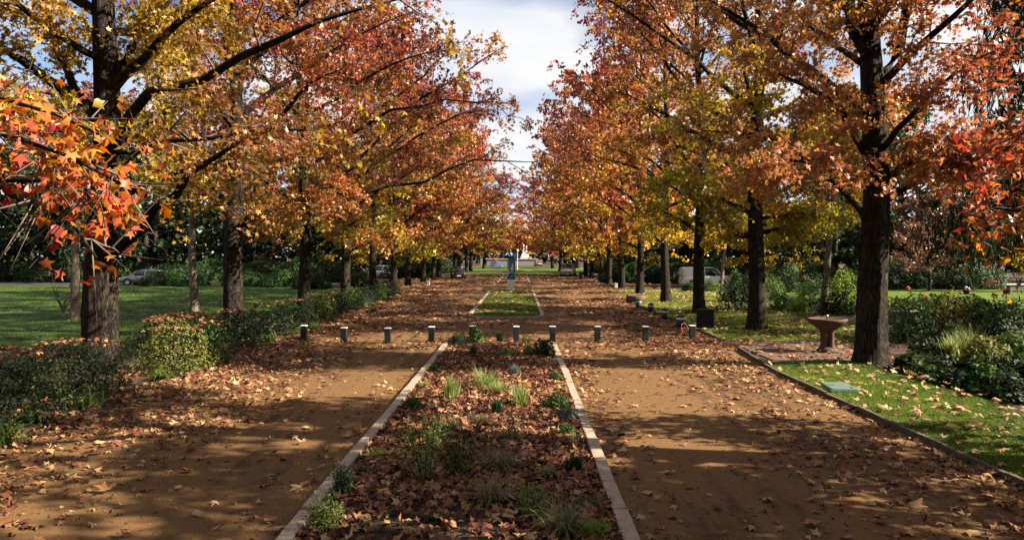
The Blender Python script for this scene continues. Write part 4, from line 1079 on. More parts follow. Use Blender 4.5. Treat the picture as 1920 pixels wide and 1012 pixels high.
# blooms
def bloom(px, py, depth, r, c, label, name='rose_bloom'):
    x, z = (px - VPX) * depth / FPX, CAMH + (VPY - py) * depth / FPX
    m = plain('petal_' + name, c, .6, .3)
    root = empty(name, (x, depth, 0)); tag(root, label, 'flower', 'blooms in the right gardens')
    P = np.array([[(0, 0, 0), (0.01, 0, z * .5), (0, 0, z - r * .4)]], float)
    link('stem', mesh_np('stem', *tubes(P, np.array([[.012, .01, .008]]), 5), plain('stem_green', (.04, .08, .02))), root)
    rng = np.random.default_rng(int(px))
    n = 16
    a = rng.uniform(0, 6.28, n); e = rng.uniform(-.2, 1.2, n)
    d = np.stack([np.cos(a) * np.cos(e), np.sin(a) * np.cos(e), np.sin(e)], 1)
    y = np.cross(d, rng.normal(size=(n, 3))); y /= np.linalg.norm(y, axis=1, keepdims=True)
    V, F, C = scatter((KITE[0] * np.array([1.5, 1, 1]), KITE[1]), np.array([0, 0, z]) + d * r * .7, np.stack([np.cross(y, d), y, d], 2), np.full(n, r * 1.4), np.tile(c, (n, 1)))
    link('petal_head', mesh_np('petal_head', V, F, m, C), root)
bloom(1887, 548, 27, .12, (.35, .01, .012), 'dark red rose bloom at the right edge of the garden')
bloom(1507, 521, 36, .12, (.75, .16, .22), 'pink rose bloom behind the second right sweetgum')
bloom(1702, 542, 29, .12, (.55, .10, .06), 'coral rose bloom just right of the thick sweetgum')
bloom(1735, 560, 27, .12, (.5, .09, .03), 'orange rose bloom before the garden lawn')
# ------------------------------------------------------------------ street furniture
# square bollards across the path
BX = [570, 645, 727, 809, 886, 968, 1036, 1120, 1210, 1298]
BYB = [638, 643, 644, 641, 639, 640, 640, 640, 640, 638]
bnames = ['leftmost of the ten square bollards, beside the hedge', 'second square bollard from the hedge', 'third square bollard from the hedge', 'fourth square bollard from the hedge, left of the bed',
          'fifth square bollard from the hedge, behind the bed', 'sixth square bollard from the hedge, in line with the pillar', 'seventh square bollard from the hedge, at the bed corner',
          'eighth square bollard from the hedge, faded green', 'ninth square bollard from the hedge, with a leaf on top', 'last square bollard on the right, beside the black bin']
def bollard(px, py, label, tilt):
    x, y = G(px, py)
    root = empty('square_bollard', (x, y, 0), random.uniform(-.06, .06)); root.rotation_euler[0] = tilt; root.rotation_euler[1] = random.uniform(-.012, .012)
    tag(root, label, 'bollard', 'square bollards across the path')
    box('post', (0, 0, .215), (.185, .185, .51), M_BOLL, root, .012)
    box('cap', (0, 0, .4885), (.20, .20, .035), M_WHITE, root, .012)
    box('foot_plate', (0, 0, .008), (.26, .26, .02), M_BOLL, root, .004)
for i, (px, py) in enumerate(zip(BX, BYB)): bollard(px, py, bnames[i], random.uniform(-.03, .03))
# short round bollards along the right lawn
for i, (px, py, s) in enumerate([(1197, 577, 1.0), (1220, 586, 1.0), (1246, 599, 1.05), (1275, 615, 1.1)]):
    x, y = G(px, py)
    root = empty('round_bollard', (x, y, 0)); root.rotation_euler = (random.uniform(-.03, .03), random.uniform(-.04, .04), 0)
    tag(root, ['farthest of the four short round bollards, near the tree ring', 'second farthest short round bollard by the lawn edge', 'third short round bollard by the lawn edge, with bright band', 'nearest of the four short round bollards by the lawn edge'][i], 'bollard', 'short round bollards along the right lawn')
    h = .46 * s
    lathe('post', [(.0, -.03), (.145, -.03), (.145, h * .66), (.138, h * .66)], M_BOLL, root, 18)
    lathe('band', [(.150, h * .66), (.153, h * .67), (.153, h * .79), (.150, h * .80)], M_WHITE, root, 18)
    lathe('dome', [(.146, h * .79), (.143, h * .90), (.10, h * .985), (.04, h * 1.02), (.0, h * 1.03)], M_BOLL, root, 18)
# small white number posts
def num_post(px, py, label, digit):
    x, y = G(px, py)
    root = empty('marker_post', (x, y, 0)); tag(root, label, 'post', 'small white marker posts')
    box('stone', (0, 0, .21), (.26, .16, .46), M_WHITE, root, .02)
    if digit: box('dark_inset', (0.02, -.081, .24), (.06, .006, .16), M_BLACK, root)
num_post(803, 536, 'small white marker post on the far left verge', True)
num_post(1118, 535, 'small white marker post by the far right hedge', False)
num_post(1155, 540, 'small white marker post at the corner of the right lawn', False)
# black bin by the third sweetgum
x, y = G(1322, 616)
root = empty('black_bin', (x, y, 0), .25); tag(root, 'square black litter bin against the third sweetgum of the right row', 'bin')
box('body', (0, 0, .34), (.52, .46, .72), M_BLACK, root, .03)
box('rim', (0, 0, .715), (.56, .50, .05), M_BLACK, root, .012)
box('side_lid', (.16, 0, .742), (.2, .42, .02), M_BLACK, root, .006)
# red ribbon tangled by the last bollard
rng = np.random.default_rng(77)
x, y = G(1290, 632)
a = np.linspace(0, 4.4, 14)
P = np.stack([-.02 + .13 * np.cos(a) * (1 - a / 12), .05 * np.sin(a * 1.3), .30 + .17 * np.sin(a)], -1)[None]
o = link('red_ribbon', mesh_np('red_ribbon', *tubes(P, np.full((1, 14), .020), 6), plain('ribbon_red', (.32, .05, .055), .6), smooth=True), None, (x - .12, y + .02, 0))
tag(o, 'loop of faded red ribbon leaning on the last square bollard', 'ribbon')
# stone ring round the fifth right tree
o = lathe('tree_ring', [(.50, 0), (.56, -.02), (.56, .40), (.53, .46), (.44, .46), (.42, .34), (.42, .2)], M_PAVE, None, 26); o.location = (RX - 1.95, 44.2, 0)
tag(o, 'low round stone planter at the lawn edge beyond the short bollards', 'planter')
root = o
lathe('soil_fill', [(.425, .33), (.2, .38), (0, .39)], M_SOIL, root, 18)
# far green bin
x, y = G(1090, 524)
root = empty('green_bin', (x, y, 0)); tag(root, 'round dark green litter bin behind the silver car', 'bin')
M_BIN = plain('bin_green', (.012, .05, .035), .5)
lathe('body', [(0, 0), (.25, 0), (.27, .78), (.27, .80)], M_BIN, root, 16)
lathe('domed_lid', [(.29, .80), (.29, .85), (.2, .94), (0, .98)], M_BIN, root, 16)

# information pillar at the end of the grass island
M_BLUE = plain('pillar_blue', (.03, .20, .36), .35, .5)
M_DKBL = plain('pillar_dark', (.03, .12, .21), .35, .5)
M_DGRN = plain('pillar_green', (.01, .055, .045), .4)
M_LBL = plain('poster_light_blue', (.16, .45, .62), .4)
M_RED = plain('poster_red', (.55, .03, .06), .4)
root = empty('information_pillar', (-.62, 57.3, .05)); tag(root, 'tall information pillar with blue poster on a white base, on the grass island', 'pillar')
box('pedestal', (0, 0, .46), (.54, .54, .98), M_WHITE, root, .015)
dp = box('display_case', (.03, 0, 1.74), (.62, .60, 1.56), M_DKBL, root, .05)
box('side_strip', (-.205, -.303, 1.78), (.15, .012, 1.4), M_LBL, dp, .003)
box('lower_band', (.03, -.304, 1.17), (.56, .012, .36), M_DGRN, dp, .003)
box('roof_cap', (.03, 0, 2.54), (.68, .66, .05), M_DKBL, root, .01)
lathe('poster_disc', [(0, -.008), (.17, -.008), (.17, 0), (0, 0)], M_LBL, dp, 20, c=(.06, -.302, 1.68), axis='Y', smooth=False)
def flat_poly(name, pts, y, mat, parent):
    bm = bmesh.new()
    f = bm.faces.new([bm.verts.new((px, y, pz)) for px, pz in pts])
    r = bmesh.ops.extrude_face_region(bm, geom=[f])
    for v in [e for e in r['geom'] if isinstance(e, bmesh.types.BMVert)]: v.co.y += .004
    return link(name, mesh_bm(name, bm, mat), parent)
flat_poly('poster_triangle', [(.02, 1.86), (.22, 1.86), (.12, 2.16)], -.312, M_WHITE, dp)
flat_poly('poster_red_mark', [(-.12, 1.50), (.0, 1.50), (.0, 1.74), (-.06, 1.82), (-.12, 1.74)], -.318, M_RED, dp)
flat_poly('poster_text_bar', [(-.02, 1.46), (.2, 1.46), (.2, 1.50), (-.02, 1.50)], -.318, M_WHITE, dp)
flat_poly('poster_small_text', [(.0, 1.16), (.16, 1.16), (.16, 1.19), (.0, 1.19)], -.318, M_LBL, dp)
flat_poly('poster_arc', [(-.02, 1.66), (.06, 1.74), (.16, 1.72), (.20, 1.64), (.14, 1.68), (.06, 1.69)], -.320, M_WHITE, dp)

# pink stone drinking fountain and its pad
fx, fy = G(1551, 662)
pad_pts = [(6.62, 19.6), (9.6, 19.9), (10.4, 23.6), (6.68, 23.9)]
structure(sheet('paved_pad', pad_pts, .010, M_PAVE))
pav = empty('pad_paving', (6.66, 19.7, 0)); tag(pav, 'reddish stone slabs of the small square under the fountain', 'paving')
for i in range(5):
    for j in range(6):
        bm = bmesh.new(); bm_box(bm, (0, 0, 0), (.60, .60, .05), 0, .008)
        link('slab', mesh_bm('slab', bm, M_PAVE), pav, (.36 + i * .62, .36 + j * .62, .02 + random.uniform(-.004, .004)), (random.uniform(-.008, .008), random.uniform(-.008, .008), random.uniform(-.006, .006)))
root = empty('stone_fountain', (fx, fy, .045)); tag(root, 'pink stone drinking fountain with wide bowl on clustered columns', 'fountain')
lathe('base', [(0, 0), (.30, 0), (.30, .05), (.24, .10), (.20, .15), (0, .15)], M_PINK, root, 24)
for a in range(4):
    aa = a * math.pi / 2 + .5
    lathe('column', [(.10, .14), (.085, .19), (.08, .5), (.085, .60), (.10, .64)], M_PINK, root, 14, c=(.135 * math.cos(aa), .135 * math.sin(aa), 0))
lathe('bowl', [(0, .63), (.24, .63), (.30, .68), (.42, .78), (.50, .84), (.54, .90), (.54, .95), (.50, .96), (.46, .92), (.3, .86), (0, .85)], M_PINK, root, 30)
lathe('water_spout', [(.03, .85), (.03, 1.0), (.045, 1.02), (.02, 1.06), (0, 1.06)], M_RIM, root, 10)
# green valve-box lid
x0, y0 = G(1573, 729, .06)
root = empty('valve_box', (x0, y0, .07), -.12); tag(root, 'pale green plastic valve-box lid lying in the lawn strip', 'lid')
box('frame', (0, 0, 0), (.60, .92, .09), plain('valve_frame', (.05, .12, .10), .6), root, .03)
box('lid', (0, 0, .045), (.54, .86, .05), M_LID, root, .035)
box('handle_slot', (-.14, .02, .0715), (.12, .035, .006), M_BLACK, root)
box('handle_slot', (.16, -.28, .0715), (.03, .12, .006), M_BLACK, root)
# grey stone slab bench
x, y = G(1696, 604)
root = empty('slab_bench', (x, y, 0), .05); tag(root, 'thin grey stone slab bench behind the thick sweetgum', 'bench')
box('slab_seat', (0, 0, .45), (1.25, .5, .08), M_GREY, root, .02)
box('support', (-.4, 0, .20), (.14, .4, .44), M_GREY, root, .02)
box('support', (.4, 0, .20), (.14, .4, .44), M_GREY, root, .02)
# pale slab at the far right
x, y = G(1905, 545)
root = empty('slab_bench', (x, y, 0), 0); tag(root, 'long pale slab bench at the far right by the rounded bushes', 'bench')
box('slab_seat', (0.3, 0, .5), (2.4, .5, .10), M_WHITE, root, .02)
box('support', (-.5, 0, .22), (.2, .4, .46), M_GREY, root, .02)
box('support', (1.1, 0, .22), (.2, .4, .46), M_GREY, root, .02)
# flower vase on the garden lawn
x, y = G(1812, 552)
root = empty('flower_vase', (x, y, 0)); tag(root, 'small dark pot with white and red blossoms on the garden lawn', 'flower pot')
lathe('pot', [(0, 0), (.16, 0), (.24, .28), (.25, .32), (.2, .32), (0, .28)], M_BLACK, root, 14)
for q, (dx, dz, c) in enumerate([(-.05, .5, (.75, .75, .72)), (.1, .44, (.75, .75, .72)), (.16, .36, (.4, .05, .03)), (-.16, .38, (.3, .04, .03))]):
    lathe('blossom', [(0, -.10), (.09, -.06), (.12, .0), (.08, .07), (0, .09)], plain('blossom_' + str(q), c, .7), root, 9, c=(dx, -.05, dz))

# ------------------------------------------------------------------ cars
def loft(name, secs, mat, parent, smooth=True, caps=True):
    """secs: list of (x, ring of (y,z)); rings are closed loops"""
    n = len(secs[0][1]); V, F = [], []
    for x, ring in secs:
        for (yy, zz) in ring: V.append((x, yy, zz))
    bm = bmesh.new()
    bv = [bm.verts.new(v) for v in V]
    for i in range(len(secs) - 1):
        for k in range(n):
            j = (k + 1) % n
            bm.faces.new((bv[i * n + k], bv[i * n + j], bv[(i + 1) * n + j], bv[(i + 1) * n + k]))
    if caps:
        bm.faces.new(bv[:n][::-1]); bm.faces.new(bv[-n:])
    return link(name, mesh_bm(name, bm, mat, smooth), parent)

def car(loc, rz, L, W, H, paint, label, style='hatch', rear_lights=False):
    root = empty('parked_car', (*loc, 0), rz); tag(root, label, 'van' if style == 'van' else 'car', 'parked vehicles')
    w = W / 2
    cl = .20
    belt = H * (.60 if style != 'van' else .56)
    hood = H * (.56 if style != 'van' else .60)
    # lower body stations from nose (-L/2) to tail; car faces -x
    st = [(-.5, .72, cl + .12, hood * .74), (-.485, .86, cl + .02, hood * .86), (-.44, .96, cl, hood * .94), (-.30, 1.0, cl, hood * 1.0), (-.22, 1.0, cl, belt), (0, 1.0, cl, belt * 1.01), (.25, 1.0, cl, belt * 1.03), (.40, .98, cl, belt * 1.04), (.475, .92, cl + .03, belt * 1.0), (.5, .80, cl + .14, belt * .88)]
    secs = []
    for fx_, fw, zb, zt in st:
        ww = w * fw; zm = (zb + zt) / 2
        ring = [(-ww * .88, zb), (-ww * .98, zb + .10), (-ww, zm), (-ww * .985, zt - .10), (-ww * .90, zt), (0, zt + .025), (ww * .90, zt), (ww * .985, zt - .10), (ww, zm), (ww * .98, zb + .10), (ww * .88, zb)]
        secs.append((fx_ * L, ring))
    body = loft('body', secs, paint, root)
    # greenhouse
    if style == 'van': cs = [(-.33, .88, .0), (-.20, .86, .86), (-.12, .85, .99), (.0, .85, 1.0), (.44, .85, .99), (.475, .85, .9), (.49, .88, 0)]
    elif style == 'suv': cs = [(-.26, .88, .0), (-.14, .80, .88), (-.06, .78, .99), (.15, .78, 1.0), (.38, .77, .96), (.42, .77, .90), (.485, .86, 0)]
    else: cs = [(-.27, .88, .0), (-.13, .79, .86), (-.04, .76, .98), (.10, .75, 1.0), (.26, .75, .93), (.34, .77, .78), (.46, .86, 0)]
    gh = []
    for fx_, fw, q in cs:
        zt = belt - .02 + (H - belt + .02) * max(q, .02); ww = w * fw; wb = w * .90
        gh.append((fx_ * L, [(-wb, belt - .04), (-(wb * .25 + ww * .75), (belt + zt) / 2 if q > .1 else belt - .02), (-ww * .92, zt - .03 if q > .1 else belt - .01), (0, zt), (ww * .92, zt - .03 if q > .1 else belt - .01), ((wb * .25 + ww * .75), (belt + zt) / 2 if q > .1 else belt - .02), (wb, belt - .04)]))
    loft('window_glass', gh, M_GLASS if style != 'van' else M_GLASS, root)
    # roof skin and pillars in body colour, a little proud of the glass
    rf = []
    for fx_, fw, q in cs[1:-1]:
        zt = belt - .02 + (H - belt + .02) * q; ww = w * fw * .925
        rf.append((fx_ * L, [(-ww, zt - .05), (-ww * .9, zt + .0), (0, zt + .016), (ww * .9, zt + .0), (ww, zt - .05), (0, zt - .06)]))
    loft('roof', rf, paint, root)
    def pillar(f0, q0, fw0, f1, q1, fw1, wd=.05):
        for sgn in (-1, 1):
            z0 = belt - .04 + (H - belt) * q0; z1 = belt - .02 + (H - belt + .02) * q1
            P = np.array([[(f0 * L, sgn * w * fw0, z0), ((f0 + f1) / 2 * L, sgn * w * (fw0 * .4 + fw1 * .6) * 1.0, (z0 + z1) / 2), (f1 * L, sgn * w * fw1 * .94, z1 - .02)]])
            link('pillar', mesh_np('pillar', *tubes(P, np.array([[wd, wd, wd]]), 6), paint, smooth=True), root)
    pillar(cs[0][0], 0, .9, cs[1][0], cs[1][2], cs[1][1], .045)
    pillar(.03, 0, .91, .05, .99, cs[3][1], .035)
    pillar(cs[-1][0] - .01, 0, .9, cs[-2][0], cs[-2][2], cs[-2][1], .06)
    if style == 'van':
        for sgn in (-1, 1): box('side_panel', (.26 * L, sgn * w * .905, (belt + H) / 2 - .03), (.40 * L, .05, H - belt - .06), paint, root, .02)
        box('rear_door', (.487 * L, 0, (belt + H) / 2 - .05), (.04, W * .78, H - belt - .12), paint, root, .01)
    # wheels
    R_ = .32 if style != 'van' else .31
    for fx_ in (-.31, .30):
        for sgn in (-1, 1):
            wh = empty('wheel', (fx_ * L, sgn * (w - .10), R_)); wh.parent = root
            lathe('tyre', [(R_ * .62, -.11), (R_ * .95, -.11), (R_, -.07), (R_, .07), (R_ * .95, .11), (R_ * .62, .11)], M_RUBBER, wh, 20, axis='Y')
            lathe('rim', [(0, sgn * .09), (R_ * .25, sgn * .105), (R_ * .62, sgn * .085), (R_ * .66, sgn * .10)], M_RIM, wh, 12, axis='Y', smooth=False)
            lathe('wheel_arch', [(R_ * 1.02, sgn * .112), (R_ * 1.16, sgn * .114), (R_ * 1.16, sgn * .08)], M_BLACK, wh, 20, axis='Y')
    for sgn in (-1, 1):
        box('headlight', (-.478 * L, sgn * w * .66, hood * .76), (.10, .34, .13), M_LAMP, root, .03)
        box('tail_light', (.487 * L, sgn * w * .74, belt * .82), (.08, .22, .26), M_REDL, root, .02)
        box('wing_mirror', (-.19 * L, sgn * (w + .07), belt + .05), (.10, .17, .12), paint, root, .03)
    box('grille', (-.497 * L, 0, hood * .66), (.05, W * .42, .14), M_BLACK, root, .01)
    box('bumper', (-.488 * L, 0, cl + .14), (.12, W * .80, .16), M_BLACK, root, .03)
    box('rear_bumper', (.492 * L, 0, cl + .2), (.10, W * .84, .22), M_BLACK if style != 'van' else paint, root, .03)
    box('number_plate', (-.5 * L - .052, 0, cl + .2), (.012, .46, .11), M_PLATE, root)
    box('number_plate', (.5 * L + .03, 0, belt * .66), (.012, .46, .11), M_PLATE, root)
    return root
P_SIL = plain('silver_paint', (.20, .205, .225), .28, .5, .55)
P_BLK = plain('black_paint', (.012, .012, .014), .18, .6)
P_WHT = plain('white_car_paint', (.98, .98, .98), .3, .5)
P_PNK = plain('rose_car_paint', (.42, .20, .20), .3, .5)
P_GLD = plain('champagne_paint', (.42, .39, .36), .28, .5, .3)
car((-35.6, 71.4), math.radians(2), 4.5, 1.8, 1.48, P_SIL, 'silver car parked across the left lawn, side on', 'hatch')
car((-7.4, 91), math.radians(97), 4.1, 1.78, 1.5, P_BLK, 'black car facing the viewer at the far left of the path', 'hatch')
car((6.5, 99), math.radians(84), 4.4, 1.85, 1.75, P_GLD, 'pale champagne SUV facing the viewer at the far right of the path', 'suv')
car((-17.5, 96), math.radians(60), 4.2, 1.75, 1.55, P_WHT, 'white car half hidden by the sixth left sweetgum', 'hatch')
car((16.6, 66.8), math.radians(180), 4.3, 1.8, 1.75, P_WHT, 'white panel van behind the third right sweetgum', 'van')
car((5.0, 196), math.radians(-82), 4.0, 1.75, 1.5, P_PNK, 'small rose-coloured car before the far low wall', 'hatch')

# ------------------------------------------------------------------ far end of the avenue
root = empty('retaining_wall', (-2, 203, 0)); tag(root, 'low grey retaining wall with white coping beyond the far lawn', 'wall')
box('wall_face', (0, 0, .9), (13.5, .4, 1.8), M_GREY, root, .02)
box('coping', (0, 0, 1.86), (14.0, .7, .14), M_WHITE, root, .02)
root = empty('white_monument', (1.9, 209, 0)); tag(root, 'white stepped monument with two slim columns at the end of the avenue', 'monument')
box('step', (0, 0, 1.2), (3.2, 2.6, 2.4), M_WHITE, root, .05)
box('step', (-.1, 0, 2.8), (2.2, 1.8, .86), M_WHITE, root, .05)
box('step', (-.2, 0, 3.6), (1.4, 1.2, .8), M_WHITE, root, .05)
lathe('column', [(.24, 3.9), (.2, 4.2), (.16, 5.6), (.24, 5.8), (0, 5.9)], M_WHITE, root, 12, c=(-.62, 0, 0))
lathe('column', [(.24, 3.9), (.2, 4.2), (.16, 5.2), (.24, 5.4), (0, 5.5)], M_WHITE, root, 12, c=(.2, 0, 0))
root = empty('yellow_board', (3.6, 204.5, 0)); tag(root, 'yellow signboard standing before the white monument', 'sign')
box('panel', (0, 0, 3.6), (2.0, .15, .7), plain('sign_yellow', (.75, .48, .03), .5), root, .03)
box('post', (-.8, .13, 1.8), (.12, .10, 3.9), M_GREY, root); box('post', (.8, .13, 1.8), (.12, .10, 3.9), M_GREY, root)
root = empty('gate_pier', (-9.4, 192, 0)); tag(root, 'square grey stone pier left of the far low wall', 'pier')
box('shaft', (0, 0, 1.2), (1.0, 1.0, 2.4), M_GREY, root, .03); box('cap_stone', (0, 0, 2.46), (1.2, 1.2, .14), M_GREY, root, .03)
put_bush('round_bush', bush_geom(480, 1.3, 1.2, 2.2, 1600, .22, [(.10, .05, .03), (.28, .13, .09), (.40, .22, .15)], lump=.25, boxy=2), (-6.2, 193), 'pinkish brown round shrub before the far low wall', None, mat=M_LEAF)
root = empty('blue_tarpaulin', (-5.6, 191, 0)); tag(root, 'bright blue tarpaulin heap below the pinkish shrub', 'tarpaulin')
bm = bmesh.new(); bmesh.ops.create_icosphere(bm, subdivisions=3, radius=1)
for v in bm.verts:
    v.co = Vector((v.co.x * 1.8, v.co.y * .8, max(v.co.z, 0) * .55)) * (1 + .12 * math.sin(5 * v.co.x + 3 * v.co.y)) 
link('cover', mesh_bm('cover', bm, plain('tarp_blue', (.03, .07, .35), .45), True), root)
root = empty('lamp_post', (-.3, 150, 0)); tag(root, 'slim lamp post with white globe rising behind the information pillar', 'lamp post')
lathe('pole', [(.10, 0), (.09, .3), (.055, .4), (.045, 3.6)], M_WHITE, root, 10)
lathe('globe', [(0, 3.56), (.14, 3.6), (.24, 3.8), (.2, 4.0), (0, 4.08)], M_WHITE, root, 12)
box('banner', (-.42, 0, 2.6), (.55, .04, 1.6), plain('banner_blue', (.03, .07, .30), .5), root)

# bare multi-stemmed shrub on the left lawn
rng = np.random.default_rng(88)
n = 11
a = rng.uniform(0, 6.28, n); u = np.linspace(0, 1, 6)[None]
q = rng.uniform(.3, .95, n)
P = np.stack([np.cos(a)[:, None] * q[:, None] * u ** 1.3, np.sin(a)[:, None] * q[:, None] * u ** 1.3, rng.uniform(1.1, 2.2, n)[:, None] * u], -1) + rng.normal(0, .03, (n, 6, 3))
P[:, 0] *= .15; P[:, 0, 2] = 0
o = empty('bare_shrub', (*G(118, 592), 0)); tag(o, 'bare many-stemmed shrub on the left lawn near the thick sweetgum', 'shrub')
for k in range(n): link('stem', mesh_np('stem', *tubes(P[k:k + 1], np.linspace(.025, .008, 6)[None], 5), M_BARK_PALE), o)

# ------------------------------------------------------------------ leaf-laden hanging spray at left, its leaves picked out singly
def leaf_variants(tpl, cols, mat, size):
    out = []
    for k, c in enumerate(cols):
        rng = np.random.default_rng(900 + k)
        V = tpl[0].copy(); V[:, 2] += rng.normal(0, .03, len(V)); V[:, :2] *= 1 + rng.normal(0, .06, (len(V), 2))
        out.append(mesh_np('leaf', V * size, tpl[1], mat, np.tile(c, (len(V), 1))))
    return out
T = (LX - .3, 9.2)
spray = [((-70, 225), (40, 250), (110, 285), (175, 320), (235, 345)), ((-60, 290), (40, 330), (110, 385), (150, 450), (165, 468)),
         ((60, 255), (150, 330), (205, 400), (228, 430)), ((-60, 200), (60, 215), (150, 240), (210, 275))]
cus = []
for k, sp in enumerate(spray):
    dep = [7.4, 7.0, 6.8, 6.6, 6.5][:len(sp)]
    pts = [(0, 0, 4.2 + .3 * k)] + [((px - VPX) * d_ / FPX - T[0], d_ - T[1], CAMH + (VPY - py) * d_ / FPX) for (px, py), d_ in zip(sp, dep)]
    cus.append((pts, .03, 0.0))
g = tree_geom(120, 19, 4.6, 5.4, 4.0, 0.42, 20, 9, 5, 16, 0.17, TRI3, shift=0.42, zgrad=0.2, customs=cus, bare_top=0.2)
L0 = put_tree('sweetgum_tree', g, T, 'sweetgum out of view at left whose red-orange leaf spray hangs into the picture', GL)
LEAFC = [(.58, .18, .04), (.58, .25, .05), (.52, .12, .045), (.46, .06, .04), (.60, .33, .07), (.38, .035, .035)]
lv = leaf_variants(STAR, LEAFC, M_LEAF, .126) + leaf_variants(STAR_CURL, LEAFC, M_LEAF, .126) + leaf_variants(STAR_TORN, LEAFC, M_LEAF, .132)
rng = np.random.default_rng(121)
cnt = 0
clus = []
for (pts, rb, wg) in cus:
    q, L = resample(pts[1:], 60)
    clus.append(q)
Q = np.concatenate(clus)
for k in range(290):
    p = Q[rng.integers(len(Q))] + rng.normal(0, .13, 3) * np.array([1, 1.2, .9])
    R3_ = rand_frames(1, rng, .25, 1.0)[0]
    t = 0.5 * pnoise((p + np.array([T[0], T[1], 0]))[None], 2.2, 5)[0] + rng.uniform(0, .5)
    ci = int(np.clip(round(np.interp(t, [0, 1], [0, 5]) + rng.normal(.5 + 1.6 * (3.5 - p[2]), .8)), 0, 5))
    o = link('leaf', lv[[4, 1, 0, 2, 3, 5][ci] + 6 * (k % 3)], L0)
    M4 = Matrix([list(R3_[0]) + [p[0]], list(R3_[1]) + [p[1]], list(R3_[2]) + [p[2]], [0, 0, 0, 1]])
    o.matrix_local = M4 @ Matrix.Scale(rng.uniform(.75, 1.2), 4)

n = 330
pp = Q[rng.integers(0, len(Q), n)] + rng.normal(0, .22, (n, 3)) * np.array([1, 1.6, .8]) + np.array([-.05, .25, .05])
cc = ramp(np.clip(.5 * pnoise(pp, 2.0, 6) + rng.uniform(0, .6, n), 0, 1), [LEAFC[k] for k in (4, 1, 0, 2, 3, 5)])
tag(link('leaf_spray', mesh_np('leaf_spray', *scatter(STAR, pp, rand_frames(n, rng, .25, 1.0), .126 * rng.uniform(.7, 1.2, n), cc)[:2], M_LEAF, np.repeat(cc, 10, axis=0)), L0), kind='stuff')
# ------------------------------------------------------------------ fallen leaves
LIT = [(.46, .31, .17), (.40, .23, .10), (.31, .145, .070), (.22, .080, .045), (.14, .045, .030), (.075, .030, .022)]
def in_island(x, y): return ((x > -2.36) & (x < 1.18) & (((y > 2) & (y < 23.1)) | ((y > 33) & (y < 59.1)) | ((y > 77) & (y < 108))))
rng = np.random.default_rng(130)
def litter(n, xf, yf, dens, zf, size, tilt, shift, spread=.3):
    x, y = xf(n), yf(n)
    k = rng.uniform(size=n) < dens(x, y)
    x, y = x[k], y[k]
    m = len(x)
    z = zf(x, y) + rng.uniform(.008, .03, m)
    nn = rng.normal(0, tilt, (m, 3)); nn[:, 2] = 1; nn /= np.linalg.norm(nn, axis=1, keepdims=True)
    nn[rng.uniform(size=m) < .3] *= -1
    yv = rng.normal(size=(m, 3)); yv -= (yv * nn).sum(1, keepdims=True) * nn; yv /= np.linalg.norm(yv, axis=1, keepdims=True)
    R_ = np.stack([np.cross(yv, nn), yv, nn], 2)
    c = ramp(np.clip(shift + rng.normal(.0, spread, m), 0, 1), LIT) * rng.uniform(.75, 1.15, (m, 1))
    p = np.stack([x, y, z], 1)
    sz = size * np.clip(rng.lognormal(-.05, .28, m), .4, 1.55)
    flip = nn[:, 2] < 0
    p[:, 2] += sz * .12
    return p, R_, sz, np.clip(c, .005, .8)
U = lambda a, b: (lambda n: rng.uniform(a, b, n))
Z0 = lambda x, y: np.full(len(x), .004)
sets = {}
def depth_y(a, b): return lambda n: a + (b - a) * rng.uniform(size=n) ** 1.0
# path, near part
def near_d(x, y):
    p2 = np.stack([x, y, 0 * x], 1)
    nz_ = pnoise(p2, .8, 31)
    left = 1.25 * np.clip((-4.0 - x) / 3.0, 0, 1) ** 1.2 * np.where(y > 11.5, 1.0, .35)
    right = np.clip((x - 2.9) / 2.4, 0, 1) ** 1.2 * np.where(y < 11.5, 1.15, .42)
    kerb = np.exp(-np.abs(x - 1.45) / .28) * .45 + np.exp(-np.abs(x + 2.6) / .16) * .10
    d = .030 + .70 * left + .75 * right + kerb
    return np.where(in_island(x, y), 0, d * np.clip(.25 + 1.5 * nz_, .2, 1.4))
sets['near'] = litter(34000, U(-7.9, 6.05), U(5.5, 22), near_d, Z0, .125, .30, .42)
def mid_d(x, y):
    nz_ = pnoise(np.stack([x, y, 0 * x], 1), .5, 33)
    e = np.clip((np.abs(x + .7) - 3.0) / 4.2, 0, 1)
    return np.where(in_island(x, y), 0, np.clip((.22 + .75 * e) * (.35 + 1.3 * nz_), 0, 1))
sets['mid'] = litter(34000, U(-8.1, 6.5), U(22, 48), mid_d, Z0, .16, .2, .62)
sets['far'] = litter(22000, U(-9.2, 8.2), U(48, 112), mid_d, Z0, .26, .12, .55)
ZB = lambda x, y: .055 + .05 * np.sin(np.pi * np.clip((x + 2.17) / 3.17, 0, 1))
sets['bed'] = litter(24000, U(-2.15, .98), U(5.5, 22.6), lambda x, y: np.clip(.25 + 1.35 * pnoise(np.stack([x, y, 0 * x], 1), 1.1, 35), .15, 1), ZB, .112, .45, .60)
sets['island'] = litter(900, U(-2.1, .95), U(33.6, 58.6), lambda x, y: np.full(len(x), .9), lambda x, y: .07 + .06 * np.sin(np.pi * np.clip((x + 2.2) / 3.2, 0, 1)), .15, .2, .12)
sets['island2'] = litter(1800, U(-2.0, .95), U(77.5, 107.5), lambda x, y: np.full(len(x), .9), lambda x, y: np.full(len(x), .12), .26, .2, .5)
sets['strip'] = litter(750, U(6.2, 8.9), U(7, 19.2), lambda x, y: np.full(len(x), .62), lambda x, y: .075 + .02 * (x - 6), .15, .25, .08, .15)
sets['rlawn'] = litter(3200, U(6.7, 14.5), U(24.5, 60), lambda x, y: np.full(len(x), .8), lambda x, y: np.full(len(x), .03), .17, .25, .10, .15)
